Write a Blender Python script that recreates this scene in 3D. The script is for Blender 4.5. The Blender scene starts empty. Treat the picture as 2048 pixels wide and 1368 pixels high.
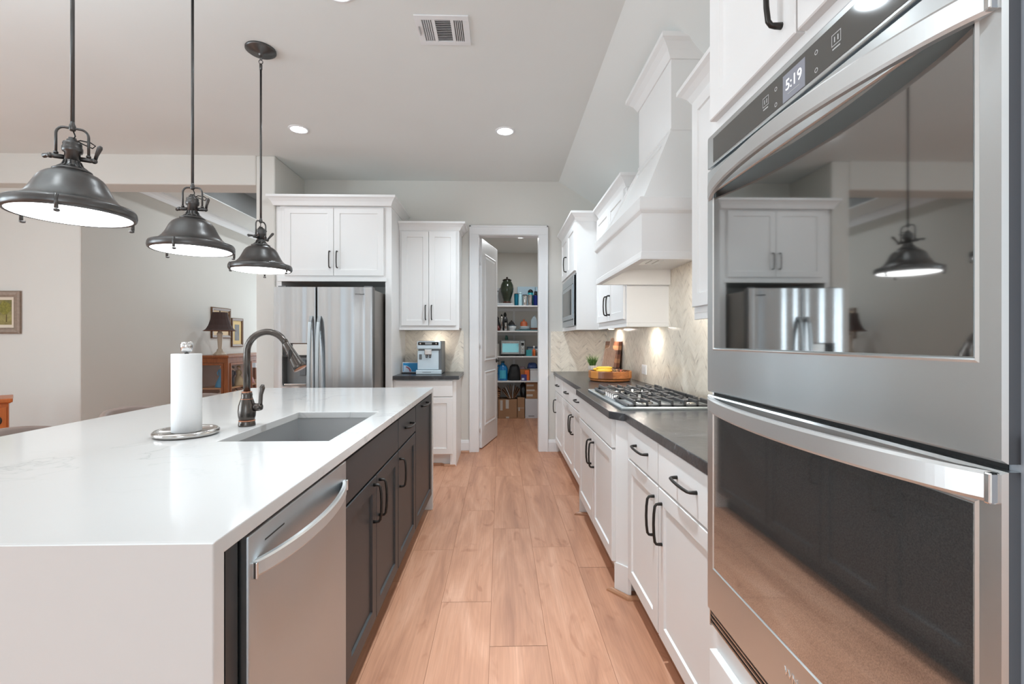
import bpy, bmesh, math, random
from mathutils import Vector, Matrix
random.seed(7)
PI = math.pi
sc = bpy.context.scene
COL = sc.collection

# ------------------------------------------------------------------ camera
H = 1.273
FPX = 935.0
cam_d = bpy.data.cameras.new('camera')
cam = bpy.data.objects.new('camera', cam_d)
COL.objects.link(cam)
cam.location = (0, 0, H)
cam.rotation_euler = (PI/2, 0, -math.atan(23/FPX))
cam_d.sensor_width = 36
cam_d.lens = 36*FPX/2048
cam_d.shift_y = -4/2048
cam_d.clip_start = 0.02
sc.camera = cam

# ------------------------------------------------------------------ world and light
world = bpy.data.worlds.new('world')
sc.world = world
world.use_nodes = True
bg = world.node_tree.nodes['Background']
bg.inputs[0].default_value = (0.82, 0.93, 1.04, 1)
bg.inputs[1].default_value = 1.0
sc.view_settings.view_transform = 'Standard'
sc.view_settings.look = 'None'
sc.view_settings.gamma = 1
sc.view_settings.use_curve_mapping = False
sc.view_settings.exposure = 0.05
sc.cycles.use_denoising = True
sc.cycles.max_bounces = 10
sc.cycles.diffuse_bounces = 8
sc.cycles.glossy_bounces = 5
sc.cycles.transmission_bounces = 6
sc.cycles.sample_clamp_indirect = 6.0
sc.cycles.caustics_reflective = False
sc.cycles.caustics_refractive = False

LW = dict(rear=.2, patio=.85, side=2.1, flash=.19, aisle=.70, over=.15, back=.2, puck=4.8, hood=9.5, can=1.95, pend=1.25, dining=4.2, pantry=36, world=.45)
bg.inputs[1].default_value = LW['world']
def area(name, loc, rot, sx, sy, power, color=(1, 1, 1)):
    d = bpy.data.lights.new(name, 'AREA')
    d.shape = 'RECTANGLE'; d.size = sx; d.size_y = sy
    d.energy = power; d.color = color
    o = bpy.data.objects.new(name, d); COL.objects.link(o)
    o.location = loc; o.rotation_euler = rot
    return o
DAY = (.83, .975, 1.07)
# main fill set in unseen windows of the rear wall and living room side
area('window_daylight', (-3.2, -3.18, 1.55), (PI/2, 0, 0), 1.4, 2.3, 50*LW['rear'], DAY)
area('patio_daylight', (0, -3.18, 1.25), (PI/2, 0, 0), 1.9, 2.4, 60*LW['patio'], DAY)  # low fill for the aisle, added in an unseen patio door
for wy in (-1.3, 1.0):
    area('window_daylight', (-6.68, wy, 1.5), (PI/2, 0, -PI/2), 1.5, 2.2, 60*LW['side'], DAY)
# unseen, upward flash added on the living side to brighten the ceiling
area('bounce_flash', (-2.3, 1.1, 2.42), (PI, 0, 0), 1.6, 1.2, 150*LW['flash'], (.83, .975, 1.06))
area('window_daylight', (-3.3, 8.98, 1.6), (PI/2, 0, PI), 1.2, 1.7, 6*LW['dining'], DAY)  # fill standing in for an unseen dining window

# ------------------------------------------------------------------ materials
def S(r, g=None, b=None):
    if g is None: g = b = r
    f = lambda c: (c/255/12.92) if c/255 <= 0.04045 else ((c/255+0.055)/1.055)**2.4
    return (f(r), f(g), f(b), 1)

class NT:
    def __init__(s, name):
        s.m = bpy.data.materials.new(name); s.m.use_nodes = True
        s.t = s.m.node_tree; s.b = s.t.nodes['Principled BSDF']
    def n(s, typ, **kw):
        nd = s.t.nodes.new(typ)
        for k, v in kw.items():
            if k in nd.inputs: 
                nd.inputs[k].default_value = v
            else: setattr(nd, k, v)
        return nd
    def l(s, a, b): s.t.links.new(a, b)
    def coord(s, scale=(1, 1, 1), kind='Object', rot=(0, 0, 0)):
        tc = s.n('ShaderNodeTexCoord'); mp = s.n('ShaderNodeMapping')
        mp.inputs['Scale'].default_value = scale; mp.inputs['Rotation'].default_value = rot
        s.l(tc.outputs[kind], mp.inputs['Vector']); return mp.outputs[0]
    def noise(s, vec, scale, detail=4, rough=.5, dist=0):
        nd = s.n('ShaderNodeTexNoise'); nd.inputs['Scale'].default_value = scale
        nd.inputs['Detail'].default_value = detail; nd.inputs['Roughness'].default_value = rough
        nd.inputs['Distortion'].default_value = dist
        if vec is not None: s.l(vec, nd.inputs['Vector'])
        return nd.outputs['Fac']
    def ramp(s, fac, stops):
        nd = s.n('ShaderNodeValToRGB'); cr = nd.color_ramp
        while len(cr.elements) < len(stops): cr.elements.new(.5)
        for e, (p, c) in zip(cr.elements, stops): e.position = p; e.color = c
        s.l(fac, nd.inputs['Fac']); return nd.outputs['Color']
    def mix(s, fac, a, b, mode='MIX'):
        nd = s.n('ShaderNodeMix', data_type='RGBA', blend_type=mode)
        for i, v in ((0, fac), (6, a), (7, b)):
            if hasattr(v, 'links'): s.l(v, nd.inputs[i])
            else: nd.inputs[i].default_value = v
        return nd.outputs[2]
    def bump(s, h, strength=.1, dist=.01):
        nd = s.n('ShaderNodeBump'); nd.inputs['Strength'].default_value = strength
        nd.inputs['Distance'].default_value = dist
        s.l(h, nd.inputs['Height']); s.l(nd.outputs[0], s.b.inputs['Normal'])

def plain(name, col, rough=.5, metal=0, spec=None, var=0.0, vscale=8, bump=0, bscale=200, coat=0, trans=0, emit=None, es=0):
    n = NT(name); b = n.b
    b.inputs['Base Color'].default_value = col; b.inputs['Roughness'].default_value = rough
    b.inputs['Metallic'].default_value = metal
    if spec is not None: b.inputs['Specular IOR Level'].default_value = spec
    if coat: b.inputs['Coat Weight'].default_value = coat
    if trans: b.inputs['Transmission Weight'].default_value = trans
    if emit: b.inputs['Emission Color'].default_value = emit; b.inputs['Emission Strength'].default_value = es
    if var:
        f = n.noise(n.coord(), vscale, 5)
        lo = tuple(c*(1-var) for c in col[:3])+(1,); hi = tuple(min(1, c*(1+var)) for c in col[:3])+(1,)
        n.l(n.ramp(f, [(.3, lo), (.7, hi)]), b.inputs['Base Color'])
    if bump: n.bump(n.noise(n.coord(), bscale, 3), bump, .002)
    return n.m

def wood(name, c1, c2, scale=(12, 1.2, 12), rough=.4, coat=.1):
    n = NT(name); v = n.coord(scale)
    f = n.noise(v, 3, 6, .6, 1.2)
    n.l(n.ramp(f, [(.3, c1), (.7, c2)]), n.b.inputs['Base Color'])
    n.b.inputs['Roughness'].default_value = rough; n.b.inputs['Coat Weight'].default_value = coat
    return n.m

def brushed(name, col, rough=.25, scale=(1, 1, 1), var=.06, wave=0, wscale=(5, 5, .35), aniso=.75):
    """metal brushed horizontally: reflections smear vertically; a gentle bow in the sheet bends them"""
    n = NT(name); b = n.b
    b.inputs['Metallic'].default_value = 1; b.inputs['Base Color'].default_value = col
    f = n.noise(n.coord(scale), 4, 2)
    n.l(n.ramp(f, [(.2, (rough*(1-var),)*3+(1,)), (.8, (rough*(1+var),)*3+(1,))]), b.inputs['Roughness'])
    tg = n.n('ShaderNodeTangent'); tg.direction_type = 'RADIAL'; tg.axis = 'Z'
    n.l(tg.outputs[0], b.inputs['Tangent'])
    b.inputs['Anisotropic'].default_value = aniso; b.inputs['Anisotropic Rotation'].default_value = .25
    if wave:
        w = n.noise(n.coord(wscale), 1.2, 0)
        nd = n.n('ShaderNodeBump'); nd.inputs['Strength'].default_value = 1; nd.inputs['Distance'].default_value = wave
        n.l(w, nd.inputs['Height']); n.l(nd.outputs[0], b.inputs['Normal'])
    return n.m

M = {}
M['wall'] = plain('wall_paint', S(212, 209, 203), .75, var=.012, vscale=2, bump=.12, bscale=160)
M['ceil'] = plain('ceiling_paint', S(226, 228, 226), .85, var=.01, vscale=2, bump=.1, bscale=120)
M['tray'] = plain('tray_ceiling_paint', S(128, 128, 127), .85, var=.03, vscale=3)
M['white'] = plain('white_cabinet_paint', S(231, 230, 229), .38, var=.008, vscale=3)
M['trim'] = plain('white_trim_paint', S(230, 230, 231), .4, var=.008, vscale=3)
M['dark'] = plain('charcoal_cabinet_paint', S(41, 44, 47), .42, var=.04, vscale=5)
M['black'] = plain('black_paint', S(18, 18, 18), .5)
M['bronze'] = plain('dark_bronze_metal', S(82, 75, 70), .35, metal=.8, var=.08, vscale=30)
M['pull'] = plain('dark_bronze_pull', S(52, 48, 45), .38, metal=.6, var=.06, vscale=60)
M['pendant'] = plain('pendant_bronze', S(92, 90, 89), .33, metal=.85, var=.06, vscale=20)
M['steel'] = brushed('stainless_steel', (.50, .55, .58, 1), .36, aniso=.6)
M['fridge'] = brushed('fridge_stainless', (.50, .51, .52, 1), .24, wave=.017, wscale=(8, 4, .05), aniso=.8)
M['ovensteel'] = brushed('oven_stainless', (.70, .73, .74, 1), .30, wave=.002, wscale=(3, 7, .06), aniso=.8)
M['chrome'] = plain('chrome', (.75, .75, .75, 1), .08, metal=1)
M['satin'] = plain('satin_nickel', (.55, .53, .51, 1), .2, metal=1, var=.05)
M['strap'] = brushed('strap_handle_steel', (.66, .66, .655, 1), .46, aniso=.5)
M['sink'] = brushed('sink_steel', (.56, .56, .56, 1), .4, aniso=.3)
M['ovenglass'] = plain('dark_mirror_glass', (.38, .38, .375, 1), .035, metal=1)
M['ovenglass_low'] = plain('dark_speckled_glass', (.48, .48, .475, 1), .05, metal=.94, var=.25, vscale=500)
M['panelglass'] = plain('control_panel_glass', S(84, 83, 80), .06, spec=.6)
M['blackglass'] = plain('black_glass', S(20, 20, 21), .05)
M['iron'] = plain('cast_iron', S(88, 88, 89), .45, metal=.25, bump=.2, bscale=400)
M['screen'] = plain('display_screen', S(120, 122, 130), .2, emit=S(116, 119, 128), es=.5)
M['digits'] = plain('display_digits', S(235), .4, emit=(1, 1, 1, 1), es=1.0)
M['icon'] = plain('panel_icons', S(190), .5)
M['lamp_glow'] = plain('pendant_diffuser', S(250), .4, emit=(.96, .99, 1.0, 1), es=3.4*LW['pend'])
M['can_glow'] = plain('recessed_lens', S(250), .4, emit=(.88, .985, 1.05, 1), es=40*LW['can'])
M['puck_glow'] = plain('puck_lens', S(250), .4, emit=(1, .93, .82, 1), es=130*LW['puck'])
M['puck_dim'] = plain('puck_lens_dim', S(250), .4, emit=(1, .93, .82, 1), es=32*LW['puck'])  # lens of the puck added for the coffee niche
M['hood_glow'] = plain('hood_lamp_lens', S(250), .4, emit=(1, .95, .88, 1), es=40*LW['hood'])
M['paper'] = plain('paper_towel', S(240), .9, bump=.3, bscale=220)
M['card'] = plain('cardboard', S(158, 122, 92), .85, var=.06, vscale=6)
M['card2'] = plain('brown_paper', S(140, 104, 76), .85, var=.15, vscale=15)
M['tape'] = plain('clear_tape', S(190, 184, 176), .25)
M['shelf'] = plain('white_shelf', S(224), .5)
M['leather'] = plain('taupe_leather', S(140, 121, 112), .5, var=.06, vscale=20)
M['stoolwood'] = wood('stool_wood', S(110, 78, 58), S(142, 106, 84))
M['orangewood'] = wood('orange_lacquer_wood', S(168, 84, 30), S(196, 108, 46), (8, 8, 1.2))
M['cherry'] = wood('cherry_wood', S(132, 74, 38), S(168, 100, 58), (10, 10, 1.2))
M['bowlwood'] = wood('acacia_wood', S(140, 82, 40), S(190, 122, 66), (6, 14, 30))
M['walnut'] = wood('walnut_wood', S(84, 48, 34), S(112, 66, 46), (30, 3, 30))
M['maple'] = wood('maple_wood', S(190, 140, 98), S(212, 164, 122), (30, 3, 30))
M['paddle'] = wood('pale_paddle_wood', S(202, 162, 140), S(234, 206, 186), (30, 30, 4))
def thin_glass():
    n = NT('clear_glass'); tr = n.n('ShaderNodeBsdfTransparent'); gl = n.n('ShaderNodeBsdfGlossy'); gl.inputs['Roughness'].default_value = .02
    mx = n.n('ShaderNodeMixShader')
    mx.inputs[0].default_value = .05; n.l(tr.outputs[0], mx.inputs[1]); n.l(gl.outputs[0], mx.inputs[2])
    n.l(mx.outputs[0], n.t.nodes['Material Output'].inputs['Surface']); return n.m
M['glass'] = thin_glass()
def color(name, r, g, b, rough=.5, **k):
    if name not in M: M[name] = plain(name, S(r, g, b), rough, **k)
    return M[name]

def quartz():
    n = NT('white_quartz'); v = n.coord((1, 1, 1))
    f = n.noise(v, 1.15, 6, .55, 1.0)
    vein = n.ramp(f, [(.485, S(216, 215, 214)), (.498, S(207, 207, 206)), (.50, S(190, 191, 190)), (.502, S(209, 209, 208)), (.515, S(216, 215, 214))])
    msk = n.ramp(n.noise(v, .9, 2), [(.47, (0, 0, 0, 1)), (.62, (1, 1, 1, 1))])
    n.l(n.mix(msk, S(216, 215, 214), vein), n.b.inputs['Base Color'])
    n.b.inputs['Roughness'].default_value = .12
    return n.m
M['quartz'] = quartz()
def granite():
    n = NT('black_leathered_granite'); v = n.coord()
    f = n.noise(v, 9, 8, .65, .8)
    n.l(n.ramp(f, [(.3, S(40, 40, 41)), (.62, S(66, 66, 68)), (.72, S(98, 98, 100))]), n.b.inputs['Base Color'])
    n.b.inputs['Roughness'].default_value = .26
    n.bump(n.noise(v, 35, 3), .25, .004)
    return n.m
M['granite'] = granite()
def floorwood():
    n = NT('floor_plank_wood')
    at = n.n('ShaderNodeAttribute', attribute_name='plank'); at.attribute_type = 'GEOMETRY'
    tc = n.n('ShaderNodeTexCoord'); add = n.n('ShaderNodeVectorMath', operation='ADD')
    sep = n.n('ShaderNodeVectorMath', operation='SCALE'); sep.inputs[3].default_value = 37.0
    n.l(at.outputs['Vector'], sep.inputs[0])
    n.l(tc.outputs['Object'], add.inputs[0]); n.l(sep.outputs[0], add.inputs[1])
    def mp(s):
        m = n.n('ShaderNodeMapping'); m.inputs['Scale'].default_value = s; n.l(add.outputs[0], m.inputs['Vector']); return m.outputs[0]
    big = n.noise(mp((5.5, .75, 1)), 1.3, 4, .55, 1.3)
    fine = n.noise(mp((60, 1.6, 1)), 2, 5, .6, .6)
    knots = n.noise(mp((4.5, 1.5, 1)), 1.5, 2, .5, 2.5)
    c = n.ramp(big, [(.25, S(168, 119, 94)), (.5, S(193, 141, 112)), (.75, S(209, 160, 133))])
    c2 = n.ramp(fine, [(.3, (.80, .77, .74, 1)), (.7, (1.05, 1.05, 1.05, 1))])
    c = n.mix(.8, c, c2, 'MULTIPLY')
    k = n.ramp(knots, [(.62, (1, 1, 1, 1)), (.74, (.72, .62, .56, 1))])
    c = n.mix(.7, c, k, 'MULTIPLY')
    sp = n.n('ShaderNodeSeparateXYZ'); n.l(at.outputs['Vector'], sp.inputs[0])
    tone = n.ramp(sp.outputs[0], [(0, (.93, .92, .91, 1)), (1, (1.05, 1.05, 1.05, 1))])
    c = n.mix(1.0, c, tone, 'MULTIPLY')
    n.l(c, n.b.inputs['Base Color']); n.b.inputs['Roughness'].default_value = .42
    n.bump(fine, .06, .002)
    return n.m
M['floor'] = floorwood()
M['groove'] = plain('plank_groove', S(140, 98, 74), .8)
M['shoe'] = wood('shoe_moulding_wood', S(160, 112, 82), S(184, 138, 106), (2, 2, 30))
def tilemat():
    n = NT('herringbone_marble_tile')
    at = n.n('ShaderNodeAttribute', attribute_name='tile'); at.attribute_type = 'GEOMETRY'
    uv = n.n('ShaderNodeUVMap'); uv.uv_map = 'UVMap'
    ml = n.n('ShaderNodeVectorMath', operation='SCALE'); ml.inputs[3].default_value = 53.0
    n.l(at.outputs['Vector'], ml.inputs[0])
    add = n.n('ShaderNodeVectorMath', operation='ADD'); n.l(uv.outputs[0], add.inputs[0]); n.l(ml.outputs[0], add.inputs[1])
    m = n.n('ShaderNodeMapping'); m.inputs['Scale'].default_value = (9, 45, 1); n.l(add.outputs[0], m.inputs['Vector'])
    f = n.noise(m.outputs[0], 1.1, 4, .6, .7)
    vein = n.ramp(f, [(.45, S(236, 228, 215)), (.62, S(222, 213, 200)), (.70, S(176, 168, 158)), (.78, S(150, 143, 134))])
    sp = n.n('ShaderNodeSeparateXYZ'); n.l(at.outputs['Vector'], sp.inputs[0])
    tone = n.ramp(sp.outputs[0], [(0, (.96, .95, .93, 1)), (.5, (1.02, 1.02, 1.01, 1)), (1, (1.07, 1.07, 1.06, 1))])
    n.l(n.mix(1.0, vein, tone, 'MULTIPLY'), n.b.inputs['Base Color'])
    n.b.inputs['Roughness'].default_value = .22
    return n.m
M['tile'] = tilemat()
M['grout'] = plain('tile_grout', S(224, 217, 205), .8)

# ------------------------------------------------------------------ mesh helpers
class MB:
    def __init__(s, m=None): s.bm = bmesh.new(); s.m = m or Matrix.Identity(4)
    def _add(s, vs, fs, smooth=False, mi=0):
        bv = [s.bm.verts.new(s.m @ Vector(v)) for v in vs]
        for f in fs:
            try:
                q = s.bm.faces.new([bv[i] for i in f]); q.smooth = smooth; q.material_index = mi
            except ValueError: pass
        return bv
    def box(s, x0, x1, y0, y1, z0, z1, bev=0, mi=0):
        if x0 > x1: x0, x1 = x1, x0
        if y0 > y1: y0, y1 = y1, y0
        if z0 > z1: z0, z1 = z1, z0
        vs = [(x0,y0,z0),(x1,y0,z0),(x1,y1,z0),(x0,y1,z0),(x0,y0,z1),(x1,y0,z1),(x1,y1,z1),(x0,y1,z1)]
        fs = [(0,3,2,1),(4,5,6,7),(0,1,5,4),(1,2,6,5),(2,3,7,6),(3,0,4,7)]
        bv = s._add(vs, fs, mi=mi)
        if bev:
            es = list({e for v in bv for e in v.link_edges})
            bmesh.ops.bevel(s.bm, geom=es, offset=min(bev, .45*min(x1-x0, y1-y0, z1-z0)), segments=2, profile=.6, affect='EDGES')
        return s
    def prism(s, poly, axis, a, b, mi=0, smooth=False):
        """extrude a 2D polygon along an axis; poly gives the two other axes in order"""
        def P(p, t):
            if axis == 'x': return (t, p[0], p[1])
            if axis == 'y': return (p[0], t, p[1])
            return (p[0], p[1], t)
        n = len(poly)
        vs = [P(p, a) for p in poly] + [P(p, b) for p in poly]
        fs = [tuple(range(n)), tuple(range(2*n-1, n-1, -1))] 
        s._add(vs, fs, mi=mi)
        vs2 = vs
        s._add(vs2, [(i, (i+1) % n, n+(i+1) % n, n+i) for i in range(n)], smooth=smooth, mi=mi)
        bmesh.ops.remove_doubles(s.bm, verts=s.bm.verts[-4*n:], dist=1e-6)
        return s
    def lathe(s, prof, c=(0, 0, 0), seg=28, mi=0, axis='z', cap=True, smooth=True):
        vs, fs = [], []
        for r, h in prof:
            for k in range(seg):
                t = 2*PI*k/seg; p = (r*math.cos(t), r*math.sin(t), h)
                if axis == 'x': p = (h, p[0], p[1])
                elif axis == 'y': p = (p[0], h, p[1])
                vs.append((c[0]+p[0], c[1]+p[1], c[2]+p[2]))
        for j in range(len(prof)-1):
            for k in range(seg):
                fs.append((j*seg+k, j*seg+(k+1) % seg, (j+1)*seg+(k+1) % seg, (j+1)*seg+k))
        bv = s._add(vs, fs, smooth, mi)
        if cap:
            for j in (0, len(prof)-1):
                if prof[j][0] > 1e-5:
                    try: s.bm.faces.new(bv[j*seg:(j+1)*seg]).material_index = mi
                    except ValueError: pass
        bmesh.ops.remove_doubles(s.bm, verts=bv, dist=1e-6)
        return s
    def tube(s, pts, r, seg=10, mi=0, flat=None, cap=True):
        pts = [Vector(p) for p in pts]; n = len(pts)
        rs = r if isinstance(r, (list, tuple)) else [r]*n
        vs, fs = [], []
        up = None
        for i, p in enumerate(pts):
            t = (pts[min(i+1, n-1)]-pts[max(i-1, 0)]).normalized()
            if up is None:
                up = Vector((0, 0, 1)) if abs(t.z) < .9 else Vector((0, 1, 0))
            a = (up - t*up.dot(t)).normalized(); b = t.cross(a); up = a
            fa, fb = flat if flat else (1, 1)
            for k in range(seg):
                q = 2*PI*k/seg
                vs.append(p + a*(rs[i]*fa*math.cos(q)) + b*(rs[i]*fb*math.sin(q)))
        for i in range(n-1):
            for k in range(seg):
                fs.append((i*seg+k, i*seg+(k+1) % seg, (i+1)*seg+(k+1) % seg, (i+1)*seg+k))
        if cap: fs += [tuple(range(seg)), tuple(range(n*seg-1, (n-1)*seg-1, -1))]
        s._add(vs, fs, True, mi); return s
    def sphere(s, c, r, sx=1, sy=1, sz=1, seg=16, mi=0):
        prof = [(max(1e-6, r*math.sin(PI*i/10)), -r*math.cos(PI*i/10)) for i in range(11)]
        vs, fs = [], []
        for rr, h in prof:
            for k in range(seg):
                t = 2*PI*k/seg; vs.append((c[0]+sx*rr*math.cos(t), c[1]+sy*rr*math.sin(t), c[2]+sz*h))
        for j in range(10):
            for k in range(seg): fs.append((j*seg+k, j*seg+(k+1) % seg, (j+1)*seg+(k+1) % seg, (j+1)*seg+k))
        bv = s._add(vs, fs, True, mi); bmesh.ops.remove_doubles(s.bm, verts=bv, dist=1e-5); return s
    def shaker(s, u0, u1, v0, v1, w0=0, t=.02, sw=.058, rec=.008, bv=.0025, panels=None):
        """framed door in local u (x), v (z), w (-y is outwards handled by matrix): local coords (u, w, v)"""
        def ring(d, w): return [(u0+d, w, v0+d), (u1-d, w, v0+d), (u1-d, w, v1-d), (u0+d, w, v1-d)]
        w1 = w0+t
        rings = [ring(0, w0), ring(0, w1-bv), ring(bv, w1), ring(sw, w1), ring(sw+.004, w1-rec)]
        vs = [p for r in rings for p in r]
        fs = [(0, 1, 2, 3), (16, 17, 18, 19)]
        for j in range(4):
            for k in range(4): fs.append((j*4+k, j*4+(k+1) % 4, j*4+4+(k+1) % 4, j*4+4+k))
        s._add(vs, fs); return s
    def sweep(s, path, prof, z0, closed_ends=True, side=1, mi=0):
        """profile (out, up) along an XY path with mitred corners; side picks left(+1)/right(-1) as outwards"""
        P = [Vector((p[0], p[1])) for p in path]; n = len(P); dirs = []
        for i in range(n-1): dirs.append((P[i+1]-P[i]).normalized())
        vs, fs = [], []
        for i in range(n):
            d0 = dirs[max(i-1, 0)]; d1 = dirs[min(i, n-2)]
            n0 = Vector((-d0.y, d0.x))*side; n1 = Vector((-d1.y, d1.x))*side
            m = (n0+n1); m = m/max(1e-6, m.dot(n0)) if m.length > 1e-6 else n0
            for o, u in prof: vs.append((P[i].x+m.x*o, P[i].y+m.y*o, z0+u))
        k = len(prof)
        for i in range(n-1):
            for j in range(k):
                fs.append((i*k+j, i*k+(j+1) % k, (i+1)*k+(j+1) % k, (i+1)*k+j))
        fs += [tuple(range(k)), tuple(range(n*k-1, (n-1)*k-1, -1))]
        s._add(vs, fs, mi=mi); return s
    def tri(s, pts, mi=0): s._add(pts, [tuple(range(len(pts)))], mi=mi); return s
    def build(s, name, mats, parent=None, bevel=0):
        bmesh.ops.recalc_face_normals(s.bm, faces=s.bm.faces)
        if parent is not None:
            r = parent
            while r.parent: r = r.parent
            bmesh.ops.transform(s.bm, matrix=r.matrix_basis.inverted(), verts=s.bm.verts)
        me = bpy.data.meshes.new(name); s.bm.to_mesh(me); s.bm.free()
        for mm in (mats if isinstance(mats, (list, tuple)) else [mats]): me.materials.append(mm)
        o = bpy.data.objects.new(name, me); COL.objects.link(o)
        if parent is not None: o.parent = parent
        if bevel:
            md = o.modifiers.new('bevel', 'BEVEL'); md.width = bevel; md.segments = 2; md.limit_method = 'ANGLE'
        return o

def tag(o, label=None, cat=None, group=None, kind=None):
    if label: o['label'] = label
    if cat: o['category'] = cat
    if group: o['group'] = group
    if kind: o['kind'] = kind
    return o
def thing(name, label, cat, loc=(0, 0, 0), group=None):
    o = bpy.data.objects.new(name, None); COL.objects.link(o); o.location = loc
    o.empty_display_size = .05
    bpy.context.view_layer.update()
    return tag(o, label, cat, group)
def struct(name, mb, mat, bevel=0):
    return tag(mb.build(name, mat, None, bevel), kind='structure')
def single(name, mb, mat, label, cat, group=None, bevel=0, origin=None):
    o = mb.build(name, mat, None, bevel)
    return tag(o, label, cat, group)
def copy_tree(o, loc, label=None):
    r = o.copy(); COL.objects.link(r); r.location = loc
    if label: r['label'] = label
    def rec(src, dst):
        for ch in list(src.children):
            c = ch.copy(); COL.objects.link(c); c.parent = dst; rec(ch, c)
    rec(o, r); return r
def text_mesh(txt, size, mat, mtx, name, parent, depth=.0006):
    cu = bpy.data.curves.new(name, 'FONT'); cu.body = txt; cu.size = size; cu.extrude = depth
    cu.align_x = 'CENTER'; cu.align_y = 'CENTER'
    ob = bpy.data.objects.new(name, cu); COL.objects.link(ob)
    bpy.context.view_layer.update()
    me = bpy.data.meshes.new_from_object(ob.evaluated_get(bpy.context.evaluated_depsgraph_get()))
    bpy.data.objects.remove(ob); bpy.data.curves.remove(cu)
    me.transform(mtx)
    r = parent
    while r.parent: r = r.parent
    me.transform(r.matrix_basis.inverted())
    me.materials.clear(); me.materials.append(mat)
    o = bpy.data.objects.new(name, me); COL.objects.link(o); o.parent = parent
    return o

# local (u, w, v) -> world ; u along the wall, w outwards, v up
def FR(x):    # faces -X (right-hand run), u = world Y
    return Matrix(((0, -1, 0, x), (1, 0, 0, 0), (0, 0, 1, 0), (0, 0, 0, 1)))
def FI(x):    # faces +X (island), u = world Y
    return Matrix(((0, 1, 0, x), (1, 0, 0, 0), (0, 0, 1, 0), (0, 0, 0, 1)))
def FB(y):    # faces the camera (-Y), u = world X
    return Matrix(((1, 0, 0, 0), (0, -1, 0, y), (0, 0, 1, 0), (0, 0, 0, 1)))

def pull(F, u, v, length, vertical, w0=.02, out=.03, r=.0055):
    mb = MB(F); pts = []; L = length/2
    prof = [(-L, 0), (-L, .012), (-L*.985, out*.72), (-L*.88, out*.92), (-L*.5, out*1.04), (0, out*1.08)]
    prof = prof + [(-a, b) for a, b in reversed(prof[:-1])]
    for a, b in prof:
        pts.append((u, w0+b, v+a) if vertical else (u+a, w0+b, v))
    n = len(prof)
    mb.tube(pts, [r*1.25, r*1.15, r, r, r, r, r, r, r, r*1.15, r*1.25], 8)
    return mb

def front(root, F, kind, u0, u1, v0, v1, mat, handle=None, sw=.058, name=None, hmat=None):
    mb = MB(F)
    if kind == 'door': mb.shaker(u0, u1, v0, v1, sw=sw)
    else: mb.box(u0, u1, 0, .02, v0, v1, .002)
    o = mb.build(name or ('door' if kind == 'door' else 'drawer' if kind == 'drawer' else 'false_front'), mat, root)
    if handle:
        u, v, L, vert = handle
        pull(F, u, v, L, vert).build('handle', hmat or M['pull'], o)
    return o
def nudge(o): return o

CROWN = [(0, 0), (.006, 0), (.012, .012), (.022, .030), (.040, .050), (.055, .060), (.055, .078), (0, .078)]
def crown_prof(h, p): return [(a/.055*p, b/.078*h) for a, b in CROWN]

# ------------------------------------------------------------------ room shell
CZ = 3.08          # flat ceiling
BY = 5.33          # face of the back wall
RX = 1.225         # face of the right wall
CRX = 0.665         # where the ceiling starts to slope down to the right wall
RZ = CZ - 0.62*(RX-CRX)
HY0, HY1 = 4.64, 4.90   # header over the dining opening
LX = -6.6
RY = -3.1

def plank_floor(x0, x1, y0, y1):
    bm = bmesh.new(); lay = bm.faces.layers.float_vector.new('plank')
    W, L, g = .2405, 1.215, .0011
    table = {-2: .415, -1: 1.062, 0: .728, 1: .44, 2: .177}
    k0 = math.floor((x0+.045)/W)
    for k in range(k0, int((x1+.045)/W)+2):
        xa, xb = -.045+k*W, -.045+(k+1)*W
        off = table.get(k, random.random()*L)
        y = y0 - ((y0-off) % L)
        while y < y1:
            a, b, c, d = max(xa+g, x0), min(xb-g, x1), max(y+g, y0), min(y+L-g, y1)
            if b > a and d > c:
                f = bm.faces.new([bm.verts.new(p) for p in ((a, c, 0), (b, c, 0), (b, d, 0), (a, d, 0))])
                f[lay] = (random.random(), random.random(), random.random())
            y += L
    f = bm.faces.new([bm.verts.new(p) for p in ((x0, y0, -.0012), (x1, y0, -.0012), (x1, y1, -.0012), (x0, y1, -.0012))])
    f.material_index = 1
    v = [(x0, y0), (x1, y0), (x1, y1), (x0, y1)]
    for i in range(4):
        p, q = v[i], v[(i+1) % 4]
        f = bm.faces.new([bm.verts.new(t) for t in ((*p, -.0012), (*p, -.08), (*q, -.08), (*q, -.0012))]); f.material_index = 1
    me = bpy.data.meshes.new('floor'); bm.to_mesh(me); bm.free()
    me.materials.append(M['floor']); me.materials.append(M['groove'])
    o = bpy.data.objects.new('floor', me); COL.objects.link(o); o['kind'] = 'structure'
plank_floor(LX, RX+.05, RY, 9.1)

# kitchen and living ceiling with its sloped right edge
mb = MB()
mb.prism([(LX-.1, CZ), (CRX, CZ), (RX+.15, RZ-.09), (RX+.15, RZ+.05), (CRX+.03, CZ+.12), (LX-.1, CZ+.12)], 'y', RY-.1, BY+.02)
struct('ceiling', mb, M['ceil'])
# back wall with the pantry doorway
DX0, DX1, DZ = -.245, .434, 2.465
mb = MB()
mb.box(-2.22, DX0-.02, BY, BY+.13, 0, CZ+.05)
mb.box(DX1+.02, CRX, BY, BY+.13, 0, CZ+.05)
mb.box(DX0-.02, DX1+.02, BY, BY+.13, DZ+.02, CZ+.05)
mb.prism([(CRX, 0), (RX+.1, 0), (RX+.1, RZ-.03), (CRX, CZ+.03)], 'y', BY, BY+.13)
struct('wall_back', mb, M['wall'])
mb = MB(); mb.box(RX, RX+.13, RY, BY+.1, 0, RZ+.06)
struct('wall_right', mb, M['wall'])
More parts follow.
